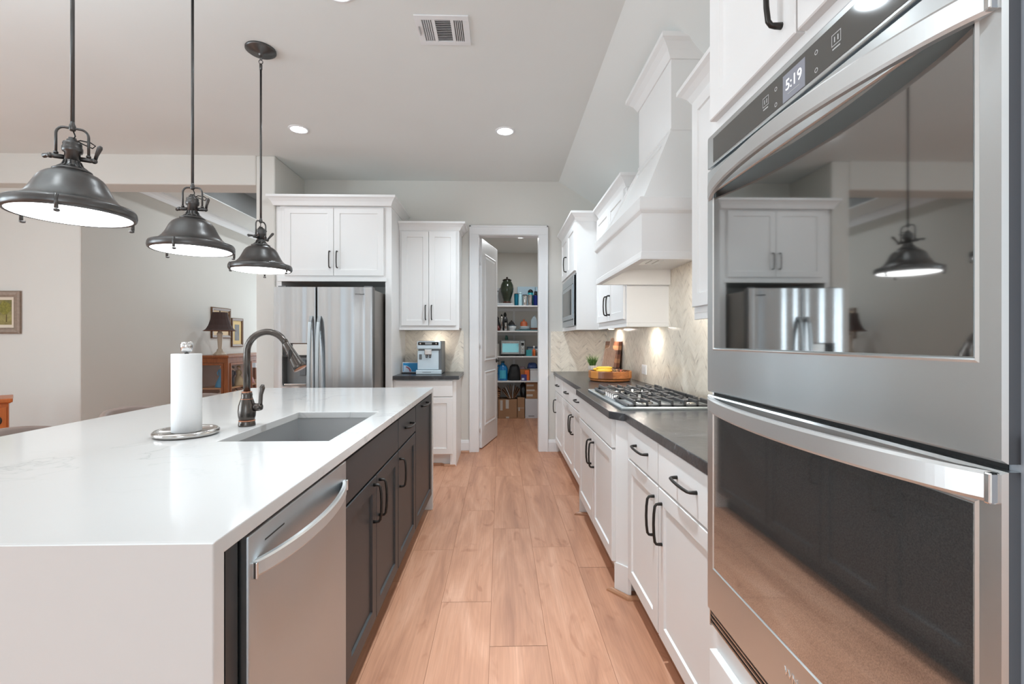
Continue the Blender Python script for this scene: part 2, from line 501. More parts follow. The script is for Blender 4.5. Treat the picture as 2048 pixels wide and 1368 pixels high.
# wall between the fridge recess and the dining room
mb = MB(); mb.box(-2.395, -2.212, HY0, 9.05, 0, CZ)
struct('wall_divider', mb, M['wall'], .012)
mb = MB(); mb.box(LX, -2.395, HY0, HY1, 2.79, CZ+.3)
struct('wall_header', mb, M['wall'], .012)
# wall with the landscape picture, and the dining room side wall
mb = MB(); mb.prism([(LX, 4.785), (-4.2, 4.785), (-4.2, 9.05), (-4.36, 9.05), (-4.36, 4.96), (LX, 4.96)], 'z', 0, 3.09)
struct('wall_left', mb, M['wall'], .014)
mb = MB(); mb.box(-4.36, -2.2, 9.0, 9.14, 0, 3.1)
# no opening cut; an area lamp stands in for its unseen window
struct('wall_dining', mb, M['wall'])
# dining ceiling: border and raised grey tray
mb = MB()
mb.box(-4.3, -3.67, HY1-.02, 9.05, CZ, CZ+.010); mb.box(-2.75, -2.25, HY1-.02, 9.05, CZ, CZ+.010)
mb.box(-3.67, -2.75, HY1-.02, 5.25, CZ, CZ+.010); mb.box(-3.67, -2.75, 8.55, 9.05, CZ, CZ+.010)
mb.box(-3.73, -3.67, 5.19, 8.61, CZ+.0101, CZ+.30, mi=1); mb.box(-2.75, -2.69, 5.19, 8.61, CZ+.0101, CZ+.30, mi=1)
mb.box(-3.67, -2.75, 5.19, 5.25, CZ+.0101, CZ+.30, mi=1); mb.box(-3.67, -2.75, 8.55, 8.61, CZ+.0101, CZ+.30, mi=1)
mb.box(-3.73, -2.69, 5.19, 8.61, CZ+.30, CZ+.36, mi=1)
struct('ceiling_dining', mb, [M['ceil'], M['tray']])
mb = MB()
mb.sweep([(-4.2, 4.97), (-4.2, 9.0), (-2.395, 9.0)], crown_prof(.09, .085), CZ-.09, side=-1)
struct('trim_1', mb, M['trim'])
# rear wall (behind the camera) and living room side wall, windows added for fill light
def wall_with_windows(name, axis, c0, c1, a0, a1, z1, wins):
    mb = MB()
    def b(p0, p1, z0, zz):
        if axis == 'x': mb.box(p0, p1, c0, c1, z0, zz)
        else: mb.box(c0, c1, p0, p1, z0, zz)
    cur = a0
    for (w0, w1, s0, s1) in wins:
        b(cur, w0, 0, z1); b(w0, w1, 0, s0); b(w0, w1, s1, z1); cur = w1
    b(cur, a1, 0, z1)
    struct(name, mb, M['wall'])
    k = 0
    for (w0, w1, s0, s1) in wins:
        global WN
        WN += 1
        fr = MB()
        def fb(p0, p1, z0, zz, d0=.03, d1=.10):
            if axis == 'x': fr.box(p0, p1, c0+d0, c0+d1, z0, zz)
            else: fr.box(c0+d0, c0+d1, p0, p1, z0, zz)
        fb(w0, w0+.05, s0, s1); fb(w1-.05, w1, s0, s1); fb(w0+.05, w1-.05, s0, s0+.05); fb(w0+.05, w1-.05, s1-.05, s1)
        zm = (s0+s1)/2; fb(w0+.05, w1-.05, zm-.02, zm+.02)
        struct('window_%d' % WN, fr, M['trim'])
WN = 0
wall_with_windows('wall_rear', 'x', RY-.13, RY, LX-.1, RX+.1, CZ+.02, [(-3.9, -2.5, .4, 2.7), (-.95, .95, .03, 2.45)])
wall_with_windows('wall_side', 'y', LX-.13, LX, RY, 4.80, CZ+.02, [(-2.05, -.55, .4, 2.6), (.25, 1.75, .4, 2.6)])
# pantry shell
PX0, PX1, PY, PZ = -.85, 1.05, 7.98, 2.76
mb = MB(); mb.box(PX0, PX1, PY, PY+.1, 0, PZ+.1); struct('wall_pantry_back', mb, M['wall'])
mb = MB(); mb.box(PX0-.1, PX0, BY+.13, PY+.1, 0, PZ+.1); struct('wall_pantry_left', mb, M['wall'])
mb = MB(); mb.box(PX1, PX1+.1, BY+.13, PY+.1, 0, PZ+.1); struct('wall_pantry_right', mb, M['wall'])
mb = MB(); mb.box(PX0, PX1, BY+.12, PY, PZ, PZ+.1); struct('ceiling_pantry', mb, M['ceil'])
# door casing and jamb
mb = MB()
cw = .108
for y0, y1, pr in ((BY-.018, BY, 0), ):
    mb.box(DX0-cw, DX0-.006, y0, y1, 0, DZ+.006, .003); mb.box(DX1+.006, DX1+cw, y0, y1, 0, DZ+.006, .003)
    mb.box(DX0-cw, DX1+cw, y0, y1, DZ+.006, DZ+cw, .003)
mb.box(DX0-cw, DX0-cw+.018, BY-.026, BY, 0, DZ+cw, .003); mb.box(DX1+cw-.018, DX1+cw, BY-.026, BY, 0, DZ+cw, .003)
mb.box(DX0-cw, DX1+cw, BY-.026, BY, DZ+cw-.018, DZ+cw, .003)
mb.box(DX0-.019, DX0, BY-.003, BY+.133, 0, DZ+.019); mb.box(DX1, DX1+.019, BY-.003, BY+.133, 0, DZ+.019)
mb.box(DX0, DX1, BY-.003, BY+.133, DZ, DZ+.019)
struct('trim_2', mb, M['trim'])
# baseboards either side of the doorway
BB = [(0, 0), (.016, 0), (.016, .105), (.012, .118), (.012, .125), (.007, .137), (0, .137)]
mb = MB(); mb.sweep([(-.482, BY), (DX0-cw, BY)], BB, 0, side=-1); mb.sweep([(DX1+cw, BY), (.66, BY)], BB, 0, side=-1)
struct('baseboard_back', mb, M['trim'])
# pantry door leaf, swung into the pantry
def make_door():
    ang = math.radians(76.2); Lw = .735; hx, hy = DX0+.012, BY+.135
    ca, sa = math.cos(ang), math.sin(ang)
    # local u along leaf, w = thickness towards the kitchen/right face, v up
    F = Matrix(((ca, sa, 0, hx), (sa, -ca, 0, hy), (0, 0, 1, 0), (0, 0, 0, 1)))
    z0, z1 = .012, DZ-.004
    mb = MB(F)
    def leaf(w0, w1, pan):
        pass
    mb.box(0, Lw, -.0175, .0175, z0, z1, .002)
    for s in (1, -1):
        for (p0, p1, q0, q1) in ((.11, Lw-.11, 1.02, z1-.16), (.11, Lw-.11, .25, .90)):
            w = .0176*s
            rings = []
            for d, dw in ((0, 0), (.012, -.009*s), (.03, -.009*s), (.055, -.001*s)):
                rings.append([(p0+d, w+dw+.0002*s, q0+d), (p1-d, w+dw+.0002*s, q0+d), (p1-d, w+dw+.0002*s, q1-d), (p0+d, w+dw+.0002*s, q1-d)])
            # sunk frame ring is built proud as moulding so that it reads as a raised panel
            rings = [[(a, b+.0095*s if i in (1, 2) and False else b, c) for a, b, c in r] for i, r in enumerate(rings)]
            vs = []
            for i, r in enumerate(rings):
                h = (.0, .008, .0015, .007)[i]
                vs += [(a, .0176*s+h*s, c) for a, b, c in r]
            fs = [(12, 13, 14, 15)]
            for j in range(3):
                for k in range(4): fs.append((j*4+k, j*4+(k+1) % 4, j*4+4+(k+1) % 4, j*4+4+k))
            mb._add(vs, fs)
    root = tag(mb.build('door_1', M['trim']), kind='structure')
    hb = MB(F)
    hb.lathe([(.028, .0175), (.028, .023), (.012, .026), (.012, .055)], (Lw-.06, 0, 1.005), axis='y', seg=16)
    hb.tube([(Lw-.06, .05, 1.005), (Lw-.10, .055, 1.005), (Lw-.17, .052, 1.003)], [.009, .008, .006], 8)
    hb.box(Lw-.001, Lw+.0015, -.012, .012, .95, 1.06)
    hb.lathe([(.028, -.0175), (.028, -.023), (.012, -.026), (.012, -.055)], (Lw-.06, 0, 1.005), axis='y', seg=16)
    hb.tube([(Lw-.06, -.05, 1.005), (Lw-.10, -.055, 1.005), (Lw-.17, -.052, 1.003)], [.009, .008, .006], 8)
    hb.build('door_lever', M['pull'], root)
    for z in (.25, 1.23, 2.2):
        h = MB(); h.lathe([(.007, z-.05), (.007, z+.05)], (DX0+.006, BY+.128, 0), 8); h.build('hinge', M['trim'], root)
make_door()

# ------------------------------------------------------------------ herringbone backsplash
def herringbone(F, u0, u1, v0, v1, holes=(), a=.142, b=.0355, extra=None):
    """tiles a x b laid in a 45 degree herringbone, clipped to the rectangle"""
    bm = bmesh.new(); uvl = bm.loops.layers.uv.new('UVMap'); lay = bm.faces.layers.float_vector.new('tile')
    g = .0009; r2 = math.sqrt(.5)
    n = int(a/b)
    uc, vc = (u0+u1)/2, (v0+v1)/2
    R = math.hypot(u1-u0, v1-v0)/2+a
    N = int(R/b)+3
    for i in range(-N, N):
        for j in range(-N, N):
            m = (i-j) % (2*n)
            if m == 0: x, y, w, h = i*b, j*b, a, b
            elif m == 2*n-1: x, y, w, h = i*b, j*b, b, a  # vertical tile starts here
            else: continue
            cx, cy = x+w/2, y+h/2
            pu, pv = uc+(cx-cy)*r2, vc+(cx+cy)*r2
            if pu < u0-a or pu > u1+a or pv < v0-a or pv > v1+a: continue
            co = [(x+g, y+g), (x+w-g, y+g), (x+w-g, y+h-g), (x+g, y+h-g)]
            f = bm.faces.new([bm.verts.new((uc+(p-q)*r2, .0075, vc+(p+q)*r2)) for p, q in co])
            f[lay] = (random.random(), random.random(), random.random())
            uvs = [(0, 0), (a, 0), (a, b), (0, b)] if w > h else [(0, b), (0, 0), (a, 0), (a, b)]
            for l, t in zip(f.loops, uvs): l[uvl].uv = t
    for co, no in (((u0, 0, 0), (-1, 0, 0)), ((u1, 0, 0), (1, 0, 0)), ((0, 0, v0), (0, 0, -1)), ((0, 0, v1), (0, 0, 1))):
        bmesh.ops.bisect_plane(bm, geom=bm.verts[:]+bm.edges[:]+bm.faces[:], plane_co=co, plane_no=no, clear_outer=True)
    mb = MB(); mb.bm.free(); mb.bm = bm
    def bx(x0, x1, y0, y1, z0, z1):
        vs = [bm.verts.new(p) for p in [(x0,y0,z0),(x1,y0,z0),(x1,y1,z0),(x0,y1,z0),(x0,y0,z1),(x1,y0,z1),(x1,y1,z1),(x0,y1,z1)]]
        for f in [(0,3,2,1),(4,5,6,7),(0,1,5,4),(1,2,6,5),(2,3,7,6),(3,0,4,7)]:
            bm.faces.new([vs[i] for i in f]).material_index = 1
    bx(u0, u1, 0, .0068, v0, v1)
    bmesh.ops.transform(bm, matrix=F, verts=bm.verts)
    return mb
CT = .914
tag(herringbone(FR(RX), 1.30, BY-.008, CT, 1.80).build('tile_backsplash', [M['tile'], M['grout']]),
    'marble herringbone tile backsplash along the right wall behind the cooktop', 'backsplash')
tag(herringbone(FB(BY), .575, RX, CT, 1.372).build('tile_backsplash', [M['tile'], M['grout']]),
    'narrow herringbone tile backsplash between pantry doorway and corner, behind the potted grass', 'backsplash')
tag(herringbone(FB(BY), -1.090, -.42, CT, 1.38).build('tile_backsplash', [M['tile'], M['grout']]),
    'small herringbone tile backsplash in the niche behind the coffee machine', 'backsplash')

# ------------------------------------------------------------------ island
IX = -.535; IL = -1.86; IY0, IY1 = .840, 3.55
def island_top():
    mb = MB(); T = .031; X0, X1 = IL, -.508
    sx0, sx1, sy0, sy1 = -1.005, -.610, 1.680, 2.355
    def quad(*p): mb._add(p, [(0, 1, 2, 3)])
    def sheet(z, ya, yb):
        o = [(X0, ya, z), (X1, ya, z), (X1, yb, z), (X0, yb, z)]
        i = [(sx0, sy0, z), (sx1, sy0, z), (sx1, sy1, z), (sx0, sy1, z)]
        mb._add(o+i, [(0, 1, 5, 4), (1, 2, 6, 5), (2, 3, 7, 6), (3, 0, 4, 7)])
    a, b = IY0+.034, IY1-.034
    sheet(CT, IY0, IY1); sheet(CT-T, a, b)
    i = [(sx0, sy0), (sx1, sy0), (sx1, sy1), (sx0, sy1)]
    for k in range(4):
        p, q = i[k], i[(k+1) % 4]; quad((*p, CT), (*q, CT), (*q, CT-T), (*p, CT-T))
    for y in (IY0, IY1): quad((X0, y, 0), (X1, y, 0), (X1, y, CT), (X0, y, CT))
    for y in (a, b): quad((X0, y, 0), (X1, y, 0), (X1, y, CT-T), (X0, y, CT-T))
    quad((X0, IY0, 0), (X1, IY0, 0), (X1, a, 0), (X0, a, 0)); quad((X0, b, 0), (X1, b, 0), (X1, IY1, 0), (X0, IY1, 0))
    for x in (X0, X1): mb._add([(x, IY0, 0), (x, IY0, CT), (x, IY1, CT), (x, IY1, 0), (x, b, 0), (x, b, CT-T), (x, a, CT-T), (x, a, 0)], [tuple(range(8))])
    bmesh.ops.remove_doubles(mb.bm, verts=mb.bm.verts, dist=1e-5)
    single('island_countertop', mb, M['quartz'], 'white veined quartz island top with waterfall ends and a sink cutout', 'countertop', bevel=.0025)
island_top()
D0, D1, S1, C1, R1 = .958, 1.564, 2.368, 2.852, IY1-.034-.003
TOE = .105
FIS = FI(IX)
def carcass(mb, F, u0, u1, v0, v1, depth, toe=True, toed=.06):
    """cabinet box behind the front plane"""
    mb.box(u0, u1, -depth, 0, v0, v1)
    return mb
def island_unit(name, label, u0, u1, group=None):
    t = thing(name, label, 'cabinet', (IX, (u0+u1)/2, 0), group)
    mb = MB(FIS); zt = CT-.0322
    if 'sink' in label:
        mb.box(u0, u1, -.60, 0, TOE, .60); mb.box(u0, u1, -.055, 0, .60, zt)
    else:
        mb.box(u0, u1, -.60, 0, TOE, zt)
    mb.build('cabinet_body', M['dark'], t)
    m2 = MB(FIS); m2.box(u0, u1, -.60, -.055, 0, TOE); m2.build('toe_kick', M['black'] if 'slim' in label else M['dark'], t)
    return t
# filler beside the near waterfall leg
mb = MB(); mb.box(-.545, IX+.006, IY0+.036, .894, 0, .880); mb.box(-.60, -.545, .894, .912, 0, .880); mb.box(-.545, IX+.006, .912, D0-.003, 0, .880)
single('filler_panel', mb, M['dark'], 'narrow charcoal filler strips between waterfall end and dishwasher', 'panel', bevel=.001)
# sink base
t = island_unit('base_cabinet', 'charcoal sink base cabinet with wide false front and two doors', D1+.003, S1)
front(t, FIS, 'false', D1+.008, S1-.004, .722, .870, M['dark'])
um = (D1+S1)/2-.01
front(t, FIS, 'door', D1+.008, um-.002, .118, .712, M['dark'], (um-.045, .61, .15, True))
front(t, FIS, 'door', um+.002, S1-.004, .118, .712, M['dark'], (um+.045, .605, .15, True))
t = island_unit('base_cabinet', 'charcoal island cabinet with one drawer above one door', S1+.001, C1)
front(t, FIS, 'drawer', S1+.006, C1-.004, .722, .870, M['dark'], ((S1+C1)/2, .80, .15, False))
front(t, FIS, 'door', S1+.006, C1-.004, .118, .712, M['dark'], (S1+.035, .595, .14, True))
t = island_unit('base_cabinet', 'charcoal slim pull-out cabinet with full height door at far end of island', C1+.001, R1)
front(t, FIS, 'door', C1+.006, R1-.004, .118, .870, M['dark'], ((C1+R1)/2-.03, .842, .19, False))
mb = MB(); mb.box(IX-.6-.9+.55, IX-.605, .896, R1, 0, .8805)
single('island_back_panel', mb, M['dark'], 'charcoal panel closing the seating side of the island', 'panel')

# dishwasher
t = thing('dishwasher', 'stainless steel dishwasher built into the near end of the island', 'dishwasher', (IX, 1.26, 0))
mb = MB(FIS); mb.box(D0+.002, D1-.002, -.58, -.004, .02, .872); mb.build('tub', M['black'], t)
mb = MB(FIS); mb.box(D0+.003, D1-.001, -.002, .024, .112, .874, .004)
door = mb.build('door', M['steel'], t)
mb = MB(FIS); mb.box(D0+.07, D0+.16, .0235, .0245, .838, .8415); mb.build('control_slot', M['black'], door)
mb = MB(FIS); mb.box(D0+.003, D1-.001, -.06, -.012, .012, .106); mb.build('kick_plate', M['black'], t)
def bow_handle(F, u0, u1, v, h, w0, out, th, root, mat, caps=None, one=False):
    """wide strap handle bowed outwards between two ends"""
    mb = MB(F); n = 72; outer, inner = [], []
    for i in range(n+1):
        s = i/n; u = u0+(u1-u0)*s
        k = math.sin(PI*s)**.62
        outer.append((u, w0+out*k)); 
        inner.append((u, w0+max(0, out*k-th) if 0 < i < n else w0))
    outer = [(outer[0][0], w0)]+[(outer[i][0], outer[i][1]) for i in range(1, n)]+[(outer[n][0], w0)]
    vs = []; 
    hh = h/2; e = h*.12
    for (u, w), (u2, w2) in zip(outer, inner):
        wf = max(w, w0+.004)
        vs += [(u, wf-.003, v-hh), (u, wf, v-hh+e), (u, wf, v+hh-e), (u, wf-.003, v+hh), (u2, max(w2, w0-.001), v+hh), (u2, max(w2, w0-.001), v-hh)]
    fs = []
    for i in range(n):
        for k in range(6): fs.append((i*6+k, i*6+(k+1) % 6, (i+1)*6+(k+1) % 6, (i+1)*6+k))
    fs += [tuple(range(6)), tuple(range(n*6+5, n*6-1, -1))]
    mb._add(vs, fs)
    o = mb.build('handle', mat, root)
    if caps:
        for u in ((u0,) if one else (u0, u1)):
            c = MB(F); c.box(u-.004, u+.004, w0-.001, w0+.012, v-hh, v+hh, .002); c.build('handle_end_cap', caps, o)
    return o
bow_handle(FIS, D0+.018, D1-.018, .798, .035, .023, .052, .012, door, M['strap'], M['chrome'])

# sink bowl
t = thing('kitchen_sink', 'undermount stainless steel sink set into the white island top', 'sink', (-.81, 2.02, .66))
mb = MB(); x0, x1, y0, y1, zt, zb = -1.012, -.603, 1.673, 2.362, CT-.032, .665
o_ = lambda d, z: [(x0+d, y0+d, z), (x1-d, y0+d, z), (x1-d, y1-d, z), (x0+d, y1-d, z)]
vs = o_(-.02, zt)+o_(0, zt)+o_(.004, zb+.03)+o_(.03, zb)+o_(.03, zb-.003)+o_(-.003, zb+.03)+o_(-.02, zt-.003)
fs = [(12, 13, 14, 15), (16, 17, 18, 19)]
for j in range(6):
    if j == 3: continue
    for k in range(4): fs.append((j*4+k, j*4+(k+1) % 4, j*4+4+(k+1) % 4, j*4+4+k))
mb._add(vs, fs); mb.build('basin', M['sink'], t)
mb = MB(); mb.lathe([(.0, zb+.002), (.042, zb+.002), (.045, zb+.001), (.045, zb-.01)], ((x0+x1)/2, 2.02, 0), 20); mb.build('drain', M['chrome'], t)

# faucet
FX, FY = -1.062, 1.985
t = thing('kitchen_faucet', 'oil-rubbed bronze gooseneck pull-down faucet beside the island sink', 'faucet', (FX, FY, CT))
fb = plain('oil_rubbed_bronze', S(92, 86, 82), .26, metal=.9, var=.12, vscale=30); cop = plain('copper_edge', S(176, 122, 96), .3, metal=.9)
mb = MB(); Z0 = CT
mb.lathe([(.0325, 0), (.033, .006), (.031, .018), (.0305, .022)], (FX, FY, Z0)); b1 = mb.build('base_flange', fb, t)
mb = MB(); mb.lathe([(.029, .022), (.033, .04), (.0345, .06), (.032, .085), (.026, .105), (.0225, .115), (.0205, .122), (.0215, .13), (.0185, .142)], (FX, FY, Z0)); mb.build('body', fb, t)
for r, z in ((.0315, .022), (.0232, .112), (.0195, .141)):
    mb = MB(); mb.lathe([(r-.002, z-.003), (r+.0005, z-.001), (r+.0005, z+.001), (r-.002, z+.003)], (FX, FY, Z0)); mb.build('copper_ring', cop, t)
pts = [(FX, FY, Z0+.14), (FX, FY, Z0+.30)]
R = .088
for i in range(1, 15):
    a = PI-(PI*.86)*i/14
    pts.append((FX+R+R*math.cos(a), FY-.012*i/14, Z0+.305+R*math.sin(a)))
mb = MB(); mb.tube(pts, .0135, 14); mb.build('gooseneck', fb, t)
e = Vector(pts[-1]); d = (Vector(pts[-1])-Vector(pts[-2])).normalized()
mb = MB(); mb.tube([e-d*.004, e, e+d*.02, e+d*.06, e+d*.105, e+d*.118], [.0145, .0155, .0165, .020, .0265, .0275], 16)
sh = mb.build('spray_head', fb, t)
nrm = Vector((d.z, 0, -d.x)); nrm = -nrm if nrm.x < 0 else nrm
q = e+d*.05+Vector((0, -.0185, 0))
mb = MB(); mb.sphere(q, .012, .75, .3, 1.9); mb.build('spray_button', M['pull'], sh)
mb = MB(); mb.tube([e+d*.117, e+d*.121], [.0268, .0262], 16); mb.build('copper_ring', cop, sh)
mb = MB(); mb.tube([(FX+.02, FY, Z0+.078), (FX+.05, FY, Z0+.078), (FX+.062, FY, Z0+.078)], [.017, .0165, .012], 14)
mb.tube([(FX+.052, FY, Z0+.07), (FX+.056, FY, Z0+.095), (FX+.058, FY, Z0+.13), (FX+.063, FY, Z0+.158), (FX+.066, FY, Z0+.172)], [.012, .008, .008, .0115, .006], 10)
mb.build('lever_handle', fb, t)

# paper towel holder and roll
PXc, PYc = -1.188, 1.80
t = thing('paper_towel_holder', 'round brushed metal paper towel stand with a knob on top', 'paper towel holder', (PXc, PYc, CT))
mb = MB(); mb.lathe([(.0, .004), (.085, .004), (.104, .002), (.108, .008), (.108, .016), (.102, .022), (.097, .020), (.093, .0125), (.0, .0115)], (PXc, PYc, CT), 40); mb.build('base_tray', M['satin'], t)
mb = MB(); mb.lathe([(.007, .012), (.007, .312)], (PXc, PYc, CT), 10); mb.build('rod', M['satin'], t)
mb = MB(); mb.lathe([(.012, .312), (.018, .318), (.0205, .335), (.0205, .347), (.016, .352), (0, .352)], (PXc, PYc, CT), 24); mb.build('knob', M['chrome'], t)
mb = MB(); prof = [(.0215, .014), (.049, .014), (.0495, .016), (.0495, .305), (.049, .307), (.0215, .307), (.0215, .014)]
mb.lathe(prof, (PXc, PYc, CT), 14, cap=False, smooth=True)
o = single('paper_towel_roll', mb, M['paper'], 'tall white paper towel roll standing on the metal holder', 'paper towel')

# ------------------------------------------------------------------ right-hand base run
FX0 = .64            # face frame plane of the base cabinets (doors stand 20 mm proud)
def base_R(label, u0, u1, x=FX0, group=None, toe_x=.065, name='base_cabinet'):
    t = thing(name, label, 'cabinet', (x, (u0+u1)/2, 0), group)
    mb = MB(); mb.box(x, RX-.005, u0, u1, .112, CT-.0395)
    mb.build('cabinet_body', M['white'], t)
    mb = MB(); mb.box(x+toe_x, RX-.01, u0, u1, 0, .112); mb.build('toe_kick', M['white'], t)
    return t
F = FR(FX0)
t = base_R('white base cabinet with one drawer over one door next to the pantry doorway', 4.672, BY-.012)
front(t, F, 'drawer', 4.690, 5.285, .705, .866, M['white'], (4.99, .785, .15, False))
front(t, F, 'door', 4.690, 5.285, .125, .695, M['white'], (5.20, .535, .14, True))
t = base_R('white base cabinet with two drawers over two doors below the fruit tray', 3.405, 4.670)
front(t, F, 'drawer', 4.012, 4.652, .705, .866, M['white'], (4.31, .785, .15, False))
front(t, F, 'drawer', 3.425, 4.004, .705, .866, M['white'], (3.72, .785, .15, False))
front(t, F, 'door', 4.012, 4.652, .125, .695, M['white'], (4.055, .545, .15, True))
front(t, F, 'door', 3.425, 4.004, .125, .695, M['white'], (3.96, .545, .15, True))
XB = .588
t = base_R('white cooktop base cabinet standing proud of its neighbours with false front and two doors', 2.355, 3.400, XB)
FB_ = FR(XB)
front(t, FB_, 'false', 2.378, 3.365, .722, .868, M['white'])
front(t, FB_, 'door', 2.874, 3.365, .142, .712, M['white'], (2.915, .575, .15, True))
front(t, FB_, 'door', 2.378, 2.868, .142, .712, M['white'], (2.828, .575, .15, True))
# chamfered corner posts of the proud cooktop base, on square plinths
for lab, ya, yb in (('white chamfered corner post at near end of cooktop cabinet', 2.352, 2.290), ('white chamfered corner post at far end of cooktop cabinet', 3.402, 3.462)):
    t = thing('cabinet_post', lab, 'post', (.62, (ya+yb)/2, 0))
    mb = MB(); mb.prism([(XB-.004, ya), (XB+.052, yb), (FX0-.003, yb), (FX0-.003, ya)], 'z', .001, CT-.0395)
    mb.build('post', M['white'], t)
    mb = MB(); d = -.008; s = 1 if yb > ya else -1
    mb.prism([(XB+d-.004, ya+.001*s), (XB+.048+d, yb-d*s*.2), (XB+.055, yb+.004*s), (XB+.003, ya+.001*s)], 'z', 0, .15); mb.build('plinth', M['white'], t)
t = base_R('white base cabinet with two drawers over two doors beside the double oven', 1.292, 2.286)
front(t, F, 'drawer', 1.832, 2.262, .705, .866, M['white'], (2.035, .790, .165, False))
front(t, F, 'drawer', 1.305, 1.822, .705, .866, M['white'], (1.545, .790, .165, False))
front(t, F, 'door', 1.832, 2.262, .115, .695, M['white'], (1.872, .565, .155, True))
front(t, F, 'door', 1.305, 1.822, .115, .695, M['white'], (1.782, .565, .155, True))
# base feet either side of the toe kicks, and wooden shoe moulding along the floor
SH = [(0, 0), (.018, 0), (.017, .008), (.012, .015), (.005, .019), (0, .02)]
mb = MB()
mb.sweep([(FX0+.063, BY-.02), (FX0+.063, 3.47), (XB+.045, 3.47), (XB-.018, 3.40), (XB+.06, 3.38), (XB+.062, 2.375), (XB-.018, 2.355), (XB+.042, 2.280), (FX0+.062, 2.276), (FX0+.062, 1.28)], SH, 0, side=-1)
single('shoe_moulding', mb, M['shoe'], 'stained wood shoe moulding along the foot of the right hand cabinets', 'moulding')
mb = MB(); mb.sweep([(-1.072, 4.787), (-.60, 4.787), (-.56, 4.745), (-.470, 4.745), (-.470, BY-.02), (DX0-cw, BY-.018)], SH, 0, side=-1)
single('shoe_moulding', mb, M['shoe'], 'stained wood shoe moulding around the coffee station cabinet', 'moulding')

# black counter on the right with the proud cooktop section
mb = MB()
mb.prism([(.604, BY-.009), (.604, 3.47), (.592, 3.46), (.549, 3.39), (.548, 2.352), (.592, 2.285), (.606, 2.27), (.606, 1.284), (RX-.009, 1.284), (RX-.009, BY-.009)], 'z', CT-.039, CT)
single('countertop', mb, M['granite'], 'long black granite countertop with a proud section at the cooktop', 'countertop', bevel=.003)

# ------------------------------------------------------------------ cooktop
CX0, CX1, CY0, CY1 = .617, 1.150, 2.372, 3.278
t = thing('gas_cooktop', 'stainless steel five burner gas cooktop on the black counter', 'cooktop', (.88, 2.825, CT))
zc = CT+.001
mb = MB()
r0 = [(CX0, CY0), (CX1, CY0), (CX1, CY1), (CX0, CY1)]
def ins(d): return [(CX0+d, CY0+d), (CX1-d, CY0+d), (CX1-d, CY1-d), (CX0+d, CY1-d)]
vs = [(*p, zc) for p in r0]+[(*p, zc+.009) for p in r0]+[(*p, zc+.013) for p in ins(.006)]+[(*p, zc+.013) for p in ins(.018)]+[(*p, zc+.008) for p in ins(.03)]
fs = [(0, 1, 2, 3), (16, 17, 18, 19)]
for j in range(4):
    for k in range(4): fs.append((j*4+k, j*4+(k+1) % 4, j*4+4+(k+1) % 4, j*4+4+k))
mb._add(vs, fs); mb.build('spill_tray', M['steel'], t)
burn = [(.78, 2.55, .045), (1.03, 2.55, .038), (.93, 2.825, .06), (.80, 3.12, .038), (1.03, 3.12, .045)]
for x, y, r in burn:
    mb = MB(); mb.lathe([(r+.012, zc+.008), (r+.01, zc+.016), (r, zc+.02), (r*.9, zc+.022)], (x, y, 0), 24); b_ = mb.build('burner', M['satin'], t)
    mb = MB(); mb.lathe([(r*.88, zc+.022), (r*.86, zc+.031), (r*.6, zc+.034), (0, zc+.034)], (x, y, 0), 24); mb.build('burner_cap', M['iron'], b_)
zg0, zg1 = zc+.030, zc+.046
def bar(mb, p, q, w=.0092, h0=zg0, h1=zg1):
    (x0, y0), (x1, y1) = p, q
    d = Vector((x1-x0, y1-y0)).normalized(); n = Vector((-d.y, d.x))*w/2
    vs = []
    for z, k in ((h0, 1), (h1-.003, 1), (h1, .5)):
        for (x, y), s in (((x0, y0), 1), ((x0, y0), -1), ((x1, y1), -1), ((x1, y1), 1)): vs.append((x+n.x*s*k, y+n.y*s*k, z))
    fs = [(0, 1, 2, 3), (8, 9, 10, 11)]
    for j in range(2):
        for k in range(4): fs.append((j*4+k, j*4+(k+1) % 4, j*4+4+(k+1) % 4, j*4+4+k))
    mb._add(vs, fs)
gx0, gx1 = CX0+.045, CX1-.035
secs = [(CY0+.028, CY0+.325, gx0), (CY0+.331, CY0+.575, gx0+.10), (CY0+.581, CY1-.028, gx0)]
for gi, (ya, yb, xa) in enumerate(secs):
    mb = MB(); zl = zc+.0135
    bar(mb, (xa, ya), (gx1, ya), .012, zl, zl+.012); bar(mb, (xa, yb), (gx1, yb), .012, zl, zl+.012)
    bar(mb, (xa, ya), (xa, yb), .012, zl, zl+.012); bar(mb, (gx1, ya), (gx1, yb), .012, zl, zl+.012)
    nx = 7 if gi != 1 else 6
    for k in range(nx):
        x = xa+.03+(gx1-xa-.06)*k/(nx-1)
        for y in (ya, yb): mb.box(x-.006, x+.006, y-.006, y+.006, zl, zg1-.001)
        L = (yb-ya)
        cxs = [b for b in burn if ya < b[1] < yb]
        near = min([abs(x-b[0]) for b in cxs])
        if near < .06:
            bar(mb, (x, ya), (x, ya+L*.36)); bar(mb, (x, yb-L*.36), (x, yb))
        else: bar(mb, (x, ya), (x, yb))
    ym = (ya+yb)/2
    for b in [b for b in burn if ya < b[1] < yb]:
        bar(mb, (max(xa+.03, b[0]-.12), b[1]), (b[0]-.03, b[1])); bar(mb, (b[0]+.03, b[1]), (min(gx1-.03, b[0]+.12), b[1]))
    mb.build('grate', M['iron'], t)
for k in range(5):
    y = 2.825+(k-2)*.052; x = CX0+.062 if k % 2 == 0 else CX0+.078
    x = CX0+.06
    mb = MB(); mb.lathe([(.021, zc+.008), (.021, zc+.012), (.0185, zc+.016), (.017, zc+.034), (.0155, zc+.037), (0, zc+.037)], (x, y, 0), 20); mb.box(x-.02, x+.02, y-.005, y+.005, zc+.03, zc+.046, .002); mb.build('knob', M['chrome'], t)

